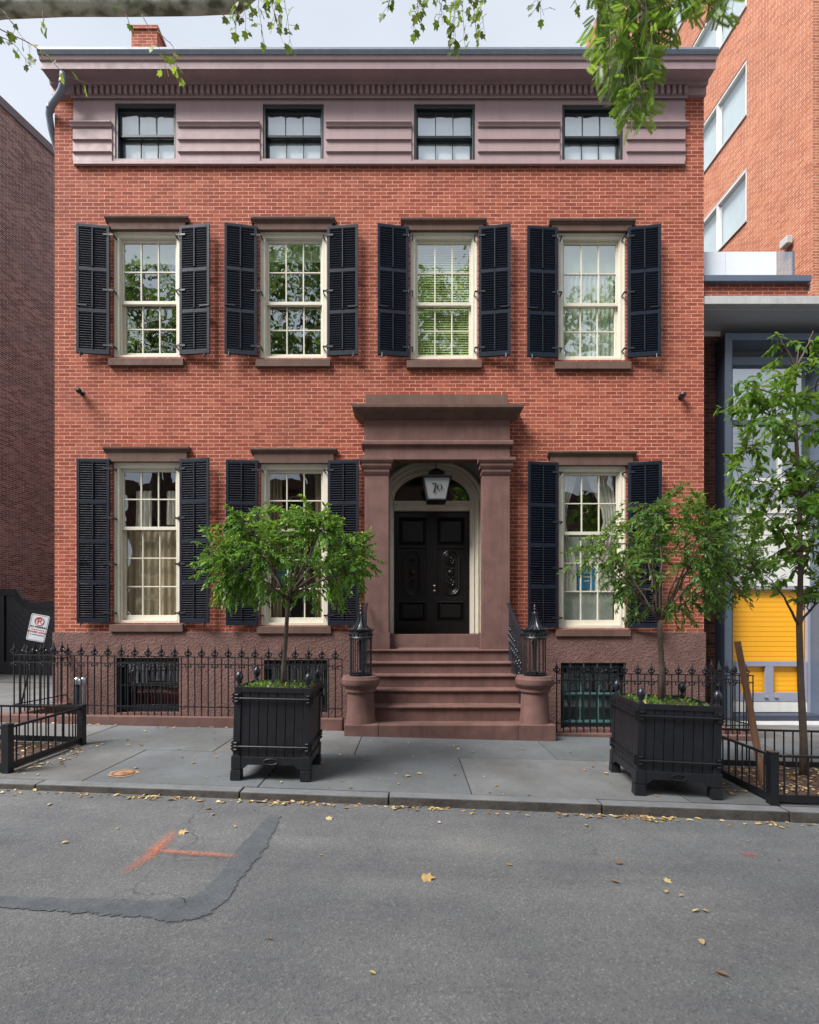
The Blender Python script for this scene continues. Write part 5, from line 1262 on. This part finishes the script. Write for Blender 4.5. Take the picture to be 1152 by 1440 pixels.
# ============================================================ RIGHT NEIGHBOURS
# tall orange brick block
yt0 = 12.0; xt0 = X(1143, yt0); ut = Vector((-.082,1)); tw = thing('apartment_block', 'tall orange brick apartment block rising behind on the right', 'building', (xt0, yt0, gz(5,8)))
k_ = 12.0/9.3; t_end = 11.8*k_
ztw = EYE+851/F*(9.3+9.05)*k_
L = 22*k_
m = MB()
bands = []
def wallside(holes):
    # rectangle in (s,z): s along ut from corner
    ss = sorted(set([0, L]+[v for h in holes for v in h[:2]])); zs = sorted(set([-1, ztw]+[v for h in holes for v in h[2:]]))
    pt = lambda s, z, off=0: (xt0+ut.x*s+off, yt0+ut.y*s, z)
    for a, b in zip(ss, ss[1:]):
        for c, d in zip(zs, zs[1:]):
            if any(h[0] < (a+b)/2 < h[1] and h[2] < (c+d)/2 < h[3] for h in holes): continue
            m.add([pt(a,c),pt(b,c),pt(b,d),pt(a,d)], [(0,1,2,3)])
    return pt
s1 = 1.63*k_
zb3 = [(EYE+575/F*10.93*k_, EYE+650/F*10.93*k_), (EYE+724/F*10.93*k_, EYE+803/F*10.93*k_), (EYE+877/F*10.93*k_, EYE+957/F*10.93*k_), (EYE+1028/F*10.93*k_, EYE+1100/F*10.93*k_)]
holes = [(s1, s1+3.6, a, b) for a, b in zb3]+[(s1+5.2, s1+8.8, a, b) for a, b in zb3]
pt = wallside(holes)
m.add([(xt0,yt0,-1),(xt0+10,yt0,-1),(xt0+10,yt0,ztw),(xt0,yt0,ztw)], [(0,1,2,3)])
e_ = pt(L, 0); m.add([(e_[0],e_[1],-1),(e_[0]+12,e_[1],-1),(e_[0]+12,e_[1],ztw),(e_[0],e_[1],ztw)], [(0,1,2,3)])
m.add([pt(0,ztw),pt(L,ztw),(e_[0]+12,e_[1],ztw),(xt0+10,yt0,ztw)], [(0,1,2,3)])
m.build('wall', brick_tower, tw, fix=False)
for (a, b, c, d) in holes:
    m = MB(); n3 = 3; fr_ = .07
    P4 = lambda s, z, o_: pt(s, z, o_)
    def bar(s0, s1_, z0, z1, o0, o1): m.hexa([P4(s0,z0,o0),P4(s1_,z0,o0),P4(s1_,z0,o1),P4(s0,z0,o1),P4(s0,z1,o0),P4(s1_,z1,o0),P4(s1_,z1,o1),P4(s0,z1,o1)])
    bar(a,b,c,c+fr_,.02,.16); bar(a,b,d-fr_,d,.02,.16)
    for s_ in (a, a+(b-a)*.33, a+(b-a)*.66, b-fr_): bar(s_,s_+fr_,c+fr_,d-fr_,.03,.15)
    w = m.build('window', white_p, tw)
    m = MB(); m.add([P4(a,c,.1),P4(b,c,.1),P4(b,d,.1),P4(a,d,.1)], [(0,1,2,3)]); m.build('pane', glass_clear, w, fix=False)
    m = MB(); m.add([P4(a,c,.2),P4(b,c,.2),P4(b,d,.2),P4(a,d,.2)], [(0,1,2,3)]); m.build('shade', white_p, w, fix=False)
    m = MB(); bar(a-.02,b+.02,c-.05,c-.001,-.05,.16); m.build('sill', concrete, w)
lp = P(1079, 340, 12.6); lp.x = xt0+ut.x*.6-.12; m = MB(); m.box(lp.x-.08, lp.x+.08, 12.5, 12.75, lp.z-.1, lp.z+.1); m.build('wall_lamp', concrete, tw, bevel=.02)
# low modern front with the yellow shutter
yS = 10.05
mb = thing('modern_house', 'modern grey framed house front with bright yellow panel under a concrete canopy', 'building', (X(1080,yS), yS, gz(6.5,8)))
sx = lambda px, y=yS: X(px, y); sz_ = lambda py, y=yS: Zz(py, y)
HXR = HX1+.01
m = MB(); m.box(HXR, sx(1014), yS-.0, yS+.3, -.8, sz_(470)); m.box(sx(1300), sx(1340), yS, yS+.3, -.8, sz_(470)); m.build('brick_pier', brick_side, mb)
m = MB(); m.box(HXR, sx(1013,yS-.02), yS-.03, yS-.001, sz_(474), sz_(466)); m.build('pier_cap', white_p, mb)
yc0 = 9.23
m = MB(); m.box(HXR, 12, yc0, D+2.5, Zz(427.5,yc0), Zz(416,yc0)); m.build('canopy', concrete, mb, bevel=.008)
m = MB(); m.box(HXR, 12, yc0+.12, yS+.4, Zz(427.5,yc0)-.03, Zz(427.5,yc0)-.002); m.build('canopy_soffit', soffit_m, mb)
m = MB(); m.box(HXR, X(1136,D+.1), D+.1, D+.35, Zz(416,yc0)+.001, Zz(399.5,D+.1)); m.build('parapet', brick, mb)
m = MB(); m.box(HXR, X(1140,D+.05), D+.02, D+.45, Zz(399.5,D+.1)+.002, Zz(388,D+.05)); m.box(X(1136,D+.1)+.002,X(1140,D+.05),D+.05,D+2.7,Zz(410,D+.1),Zz(400,D+.1)); m.build('parapet_coping', steel_blue, mb, bevel=.006)
m = MB(); x_ = HXR
yy = D+.25
for a, b in ((990,1020),(1020.6,1092)):
    m.box(max(HXR,X(a,yy)), X(b,yy), yy, yy+.02, Zz(388,yy), Zz(354,yy))
m.build('balustrade_panel', mpaint('milk_glass', (.72,.76,.82,1), .25, .04, 2, 0), mb)
m = MB(); m.box(X(1092.5,yy), X(1116,yy), yy, yy+.02, Zz(388,yy), Zz(354,yy)); m.build('balustrade_glass', glass_clear, mb)
m = MB(); m.box(X(1115.5,yy), X(1117,yy), yy-.01, yy+.03, Zz(388,yy)-.0, Zz(352.5,yy)); m.build('balustrade_post', steel_blue, mb)
# frame
fy0 = yS-.32
m = MB(); fx = lambda px: X(px, fy0); fz = lambda py: Zz(py, fy0)
m.box(fx(1020), fx(1029.5), fy0, yS+.1, -.6, fz(468)); m.box(fx(1029.5)+.001, 12, fy0+.002, yS+.1, fz(478), fz(468)-.002); m.build('portal_frame', steel_blue, mb, bevel=.004)
m = MB(); m.box(sx(1017.5)-.0, fx(1020)-.002, fy0+.03, yS+.1, -.6, fz(470)); m.build('portal_side', steel_dark, mb)
ygl = yS; gx0, gx1 = fx(1029.5)+.001, X(1139,ygl)
wx = lambda px: X(px, ygl); wzz = lambda py: Zz(py, ygl)
m = MB(); m.box(gx0, gx1, ygl-.08, ygl+.06, wzz(516), wzz(505)); m.box(gx0, gx1, ygl-.06, ygl+.06, wzz(599), wzz(592))
m.box(gx1, X(1152,ygl)+.6, fy0+.1, ygl+.1, -.6, wzz(478)); m.build('mullions', steel_blue, mb, bevel=.004)
m = MB(); m.box(gx1+.61+.15, 12, ygl-.05, ygl+.1, -.6, wzz(478)); m.build('side_panel', steel_dark, mb)
def pn(nm, mat, x0, x1, y0, y1, yy, th=.02): m = MB(); m.box(x0, x1, yy, yy+th, wzz(y1), wzz(y0)); return m.build(nm, mat, mb)
def gn(nm, mat, x0, x1, y0, y1, yy): m = MB(); m.add([(x0,yy,wzz(y1)),(x1,yy,wzz(y1)),(x1,yy,wzz(y0)),(x0,yy,wzz(y0))], [(0,1,2,3)]); return m.build(nm, mat, mb, fix=False)
gn('window_pane', glass_store, gx0, gx1, 478, 505, ygl)
gn('window_pane', glass_store, gx0, gx1, 516, 592, ygl); pn('shade', white_p, gx0, gx1, 516, 596, ygl+.12)
gn('window_pane', glass_store, gx0, gx1, 599, 674, ygl); 
m = MB(); m.box(gx0,gx1,ygl-.03,ygl+.05,wzz(681),wzz(673)); m.box(wx(1094),wx(1098),ygl-.03,ygl+.05,wzz(715),wzz(681)); m.box(gx0,gx1,ygl-.03,ygl+.05,wzz(722),wzz(715)); m.box(wx(1094),wx(1098),ygl-.03,ygl+.05,wzz(673),wzz(599)); m.build('window_frame', white_p, mb, bevel=.003)
gn('window_pane', glass_store, gx0, gx1, 681, 715, ygl)
m = MB(); 
for a, b in ((722,752),(753,788),(789,824)): m.box(gx0, gx1, ygl, ygl+.03, wzz(b), wzz(a))
m.build('cladding_panel', white_p, mb, bevel=.003)
m = MB(); m.box(gx0-.0,gx1,ygl-.04,ygl+.05,wzz(829),wzz(824.5)); m.build('door_head', grey_p, mb)
yel = mpaint('yellow_slats', (.9,.42,.012,1), .4, .04, 1, 0)
m = MB(); zz = wzz(1000); 
while zz < wzz(829): m.box(gx0, wx(1134), ygl+.05, ygl+.07, zz+.004, min(zz+.098, wzz(829))); m.box(gx0, wx(1134), ygl+.062, ygl+.08, zz-.002, zz+.004); zz += .1
m.build('yellow_shutter', yel, mb, bevel=.003)
m = MB(); m.box(wx(1134.5), gx1, ygl-.02, ygl+.05, wzz(1002), wzz(829)); yy2 = ygl-.03
m.box(gx0,wx(1134),yy2,yy2+.05,wzz(937),wzz(930)); m.box(gx0,wx(1134),yy2,yy2+.05,wzz(986),wzz(973.5)); m.box(gx0,wx(1040),yy2,yy2+.05,wzz(973.5),wzz(937)); m.box(wx(1075.5),wx(1086.5),yy2,yy2+.05,wzz(973.5),wzz(937)); m.box(wx(1123),wx(1134),yy2,yy2+.05,wzz(973.5),wzz(937))
m.build('door_frame', grey_p, mb, bevel=.004)
m = MB(); 
for px in (1073,1087): m.box(wx(px),wx(px+5),yy2-.03,yy2-.001,wzz(981),wzz(979.5))
m.build('door_handle', chrome, mb)
pn('kick_panel', white_p, gx0, wx(1134), 986, 1001, ygl-.02, .03)
m = MB(); m.box(wx(1019), 11, fy0-.05, ygl+.1, wzz(1009), wzz(1002)); m.build('door_sill', steel_dark, mb); m = MB(); m.box(wx(1019), 11, fy0-.4, ygl+.1, -.6, wzz(1009)-.002); m.build('step', concrete, mb, bevel=.01)
m = MB(); m.box(HXR, 12, ygl+1.6, ygl+1.65, -.6, wzz(470)); m.box(HXR,12,ygl+.5,ygl+1.599,wzz(600),wzz(598)); m.build('interior_wall', mpaint('pale_interior', (.35,.36,.33,1), .9, .2, 1.5, 0), mb)

# ============================================================ OVERHANGING STREET TREES
def gray(*a): return Vector(a)
pt_b = Vector((-5.7, 6.0, gz(-5.7,6)))
plane = thing('plane_tree', 'mottled plane tree limb with sparse yellow green leaves across the top left', 'tree', pt_b)
limb = [Vector((-5.7,6.0,.0)), Vector((-5.65,5.95,3.0)), Vector((-5.6,5.8,5.6)), Vector((-5.4,5.5,7.4))]
m = MB(); m.tube([pt_b-Vector((0,0,.1)), Vector((-5.72,6,2)), Vector((-5.68,5.95,4.5)), Vector((-5.6,5.85,6.6)), Vector((-5.7,6.0,9)), Vector((-5.5,6.3,12))], [.22,.18,.16,.145,.1,.04], 14); m.build('trunk', bark_plane, plane, smooth=True)
m = MB(); yl_ = 5.2
lp_ = [Vector((-5.62,5.9,6.2)), Vector((-5.2,5.6,7.2)), P(-60,20,5.3), P(0,10,yl_), P(90,7,yl_), P(180,8,yl_), P(270,8,yl_), P(335,6,yl_), P(356,-12,yl_), P(372,-60,yl_+.1), P(420,-150,yl_+.3)]
m.tube(lp_, [.12,.1,.09,.083,.08,.075,.07,.066,.06,.045,.03], 14); m.build('limb', bark_plane, plane, smooth=True)
tw_ = MB(); pos = []; dr = []; sz = []; rn = []
rr = random.Random(31)
def twig(pts, r=.006, n=8, size=.11, frm=.3, spread=.08, lo=0, hi=1):
    vs = [P(*p) for p in pts]; cv = []
    for i in range(len(vs)-1):
        for k in range(5): cv.append(vs[i].lerp(vs[i+1], k/5)+Vector((rr.uniform(-1,1), rr.uniform(-1,1), rr.uniform(-1,1)))*.006)
    cv.append(vs[-1]); tw_.tube(cv, taper(r, r*.35, len(cv)), 5)
    for k in range(n):
        t = frm+(1-frm)*(k+rr.random()*.6)/n; i = min(len(cv)-2, int(t*(len(cv)-1))); q = cv[i]
        dd = Vector((rr.gauss(0,1), rr.gauss(0,1), rr.uniform(-1.4,.1))); dd.normalize(); q2 = q+dd*rr.uniform(.3,1)*spread
        tw_.tube([q, q2], .0018, 3); pos.append(q2); dr.append(dd+Vector((0,0,-.7))); sz.append(size*rr.uniform(.55,1.15)); rn.append(rr.uniform(lo, hi))
twig([(-20,30,5.1),(40,60,5.1),(62,75,5.1),(95,108,5.1),(135,122,5.1)], .006, 7, .1, .3, .07, .6, .95)
twig([(-10,45,5.1),(20,62,5.1),(45,95,5.1)], .005, 6, .1, .2, .08, 0, .4)
twig([(5,15,5.1),(22,40,5.1),(45,70,5.1)], .004, 5, .09, .2, .07, 0, .4)
twig([(200,20,5.1),(215,55,5.1),(232,80,5.1),(233,118,5.1)], .004, 5, .09, .4, .06, .6, .95)
twig([(222,45,5.1),(243,65,5.1),(250,100,5.1),(268,118,5.1)], .004, 6, .09, .4, .06, .5, .95)
for a in ((340,-20,322,35),(352,-30,345,50),(365,-30,372,62),(380,-40,398,60),(395,-30,412,78),(330,-10,332,45),(388,-30,385,40),(60,15,58,45),(172,18,180,25)):
    twig([(a[0],a[1],5.15),((a[0]+a[2])/2+rr.uniform(-6,6),(a[1]+a[3])/2,5.1),(a[2],a[3],5.05)], .004, 9 if a[0] > 300 else 3, .085, .25, .08, .1, .75)
for a in ((560,-30,545,15),(585,-40,590,25),(600,-40,578,40),(610,-40,622,35),(640,-50,640,60),(655,-50,655,80),(660,-40,672,62),(668,-40,682,48),(640,-20,632,70)):
    twig([(a[0],a[1],5.35),((a[0]+a[2])/2+rr.uniform(-5,5),(a[1]+a[3])/2,5.3),(a[2],a[3],5.3)], .004, 12, .085, .3, .09, .1, .8)
twig([(740,-60,5.3),(752,-20,5.3),(765,22,5.3)], .004, 10, .08, .3, .12, .0, .35); twig([(790,-60,5.3),(800,-20,5.3),(815,15,5.3)], .004, 10, .08, .3, .12, .0, .4)
# connect the hanging twigs above the frame
for a in ([(356,-12,5.2),(420,-60,5.2),(560,-90,5.3),(640,-80,5.3),(700,-80,5.3),(800,-70,5.3)], [(335,0,5.2),(350,-25,5.15),(395,-45,5.15)], [(560,-90,5.3),(570,-50,5.35),(600,-42,5.35),(668,-50,5.35)]):
    vs = [P(*p) for p in a]; tw_.tube(vs, taper(.02, .008, len(vs)), 6)
tw_.build('twigs', bark, plane, smooth=True)
leaves('foliage', leaf_p, pos, dr, sz, plane, T_LOB, .25, rn, 12)
# locust on the far kerb whose bough hangs over the street
lb0 = Vector((4.6,-4.6,gz(4.6,4.9))); loc = thing('locust_tree', 'feathery locust foliage bough drooping in front of the cornice at top right', 'tree', lb0)
m = MB(); m.tube([lb0, Vector((4.5,-4.4,3)), Vector((4.3,-3.8,6.0)), Vector((3.9,-2.5,8.3)), Vector((3.4,-.5,9.6)), Vector((2.9,2.0,9.7)), Vector((2.5,4.0,8.9))], [.2,.17,.15,.12,.09,.06,.03], 12); m.build('trunk', bark, loc, smooth=True)
tw_ = MB(); pos = []; dr = []; sz = []; rn = []
def lt(px, py):
    # hanging mass: y 0..180 between px 830..925, plus spill to 1040 near the top
    if py < 60: return 835 < px < 950 or (850 < px < 1035 and py < 45 and (px < 960 or py < 30))
    if py < 95: return 838 < px < 935
    return abs(px-(880+ (py-95)*.18)) < 46-(py-95)*.33
rr = random.Random(5); k = 0
while k < 230:
    px, py = rr.uniform(830, 1040), rr.uniform(-60, 172)
    if not lt(px, py): continue
    if px > 950 and rr.random() < .5: continue
    k += 1; y = rr.uniform(3.75, 4.35); q = P(px, py, y); up_ = P(px*.6+890*.4+rr.uniform(-15,15), py-rr.uniform(40,90), y)
    tw_.tube([up_, (up_+q)/2+Vector((.02,0,.03)), q], [.004,.003,.0015], 4)
    for t in (.35,.6,.85,1.0):
        b = up_.lerp(q, t); dd = Vector((rr.gauss(0,1), rr.gauss(0,.8), rr.uniform(-1.6,-.1))); pos.append(b); dr.append(dd); sz.append(rr.uniform(.10,.165)); rn.append(rr.random())
for a in ((860,-80),(900,-90),(950,-80),(1000,-90)): tw_.tube([Vector((2.5,4.0,8.9)), P(a[0],a[1]-60,4.0), P(a[0],a[1],4.0), P(a[0]+5,a[1]+90,4.0)], [.02,.014,.01,.004], 5)
tw_.build('twigs', bark, loc, smooth=True)
leaves('foliage', leaf_l, pos, dr, sz, loc, T_PIN, .45, rn, 3)

# ============================================================ ACROSS THE STREET (seen in the window reflections)
op = thing('row_house', 'brown row house facade across the street, reflected in the windows', 'house', (-6,-9.5,0))
for q, (x0, x1, h, mt) in enumerate(((-16,-5,9.5,brick_side),(-5,4.5,11.0,brown_d),(4.5,16,8.8,brick_old))):
    t_ = op if q == 0 else thing('row_house', ('', 'tall brownstone row house across the street, reflected in the windows', 'dark brick row house across the street at the right, reflected in the windows')[q], 'house', ((x0+x1)/2,-9.5,0))
    if q == 0: t_['label'] = 'brown brick row house across the street at the left, reflected in the windows'
    m = MB(); m.box(x0+.01, x1-.01, -19, -9.5, -1, h); m.build('wall', mt, t_)
    m = MB(); m.box(x0, x1, -9.8, -9.1, h+.002, h+.5); m.build('cornice', brown_d, t_)
    n = 4; 
    for i in range(n):
        for z in (1.6, 4.8, 7.3):
            if z+1.8 > h: continue
            xc = x0+(x1-x0)*(i+.5)/n; m = MB(); m.box(xc-.55,xc+.55,-9.5+.002,-9.42,z,z+1.9); m.build('window', cream, t_); w2 = MB(); w2.box(xc-.46,xc+.46,-9.419,-9.40,z+.08,z+1.82); w2.build('pane', inter_d, t_)
def bgtree(x, y, h, r, seed, label, n=260):
    b = Vector((x, y, gz(x, 4.9))); t = thing('street_tree', label, 'tree', b, 'trees across the street')
    c = Vector((x, y, h)); tg = blob_targets(n, c, (r, r*.9, r*.85), seed, None, .3)
    lm = [(b+Vector((0,0,h*.45)), c+Vector((math.cos(a)*r*.6, math.sin(a)*r*.5, rr.uniform(-.3,.6)*r))) for a in [2*PI*i/9 for i in range(9)]]
    tree(t, [b, b+Vector((.1,0,h*.25)), b+Vector((0,.1,h*.5)), c], [.22,.17,.14,.06], lm, tg, bark, leaf_b, .36, 22, seed, T_OV, .1, .9, .4, (.09,.03))
bgtree(-12.0, -5.2, 15.0, 4.4, 41, 'broad street tree across the street, first from the left', 330)
bgtree(-4.6, -5.0, 15.8, 4.3, 42, 'bushy street tree across the street, second from the left', 330)
bgtree(2.6, -5.6, 16.0, 4.0, 43, 'tall street tree across the street, third from the left', 300)
bgtree(9.8, -5.2, 14.5, 4.0, 44, 'round street tree across the street, rightmost of four', 280)

# ============================================================ LIGHT, SKY, CAMERA
SUN_EL, SUN_AZ = math.radians(51), math.radians(236)
w = bpy.data.worlds.new('World'); scn.world = w; w.use_nodes = True; nt = w.node_tree; nt.nodes.clear()
out = nt.nodes.new('ShaderNodeOutputWorld'); bg = nt.nodes.new('ShaderNodeBackground'); sky = nt.nodes.new('ShaderNodeTexSky')
sky.sky_type = 'NISHITA'; sky.sun_disc = False; sky.sun_elevation = SUN_EL; sky.sun_rotation = SUN_AZ; sky.air_density = 1.0; sky.dust_density = 2.0; sky.ozone_density = 1.0
tc = nt.nodes.new('ShaderNodeTexCoord'); no = nt.nodes.new('ShaderNodeTexNoise'); no.inputs['Scale'].default_value = 1.6; no.inputs['Detail'].default_value = 6; nt.links.new(tc.outputs['Generated'], no.inputs['Vector'])
cr = nt.nodes.new('ShaderNodeValToRGB'); cr.color_ramp.elements[0].position = .3; cr.color_ramp.elements[0].color = (.62,.62,.62,1); cr.color_ramp.elements[1].position = .7; cr.color_ramp.elements[1].color = (.95,.95,.95,1); nt.links.new(no.outputs['Fac'], cr.inputs[0])
mx = nt.nodes.new('ShaderNodeMix'); mx.data_type = 'RGBA'; nt.links.new(cr.outputs[0], mx.inputs[0]); nt.links.new(sky.outputs[0], mx.inputs[6]); mx.inputs[7].default_value = (6.2,6.6,7.15,1)
nt.links.new(mx.outputs[2], bg.inputs[0]); bg.inputs[1].default_value = .092; nt.links.new(bg.outputs[0], out.inputs[0])
sl = bpy.data.lights.new('sun', 'SUN'); sl.energy = 5.0; sl.angle = math.radians(28); sl.color = (1,.965,.93)
so = bpy.data.objects.new('sun', sl); COL.objects.link(so)
dirv = Vector((math.sin(SUN_AZ)*math.cos(SUN_EL), math.cos(SUN_AZ)*math.cos(SUN_EL), math.sin(SUN_EL)))
so.rotation_euler = dirv.to_track_quat('Z', 'Y').to_euler(); so.location = dirv*40
cam = bpy.data.cameras.new('camera'); co = bpy.data.objects.new('camera', cam); COL.objects.link(co); scn.camera = co
co.location = (0,0,EYE); co.rotation_euler = (PI/2,0,0); cam.sensor_fit = 'VERTICAL'; cam.sensor_height = 36; cam.lens = F/1440*36
cam.shift_y = (HY-720)/1440; cam.clip_start = .1; cam.clip_end = 2000
scn.view_settings.view_transform = 'Standard'; scn.view_settings.look = 'None'; scn.view_settings.gamma = 1; scn.view_settings.exposure = .72
scn.render.engine = 'CYCLES'
scn.cycles.max_bounces = 6; scn.cycles.transparent_max_bounces = 12
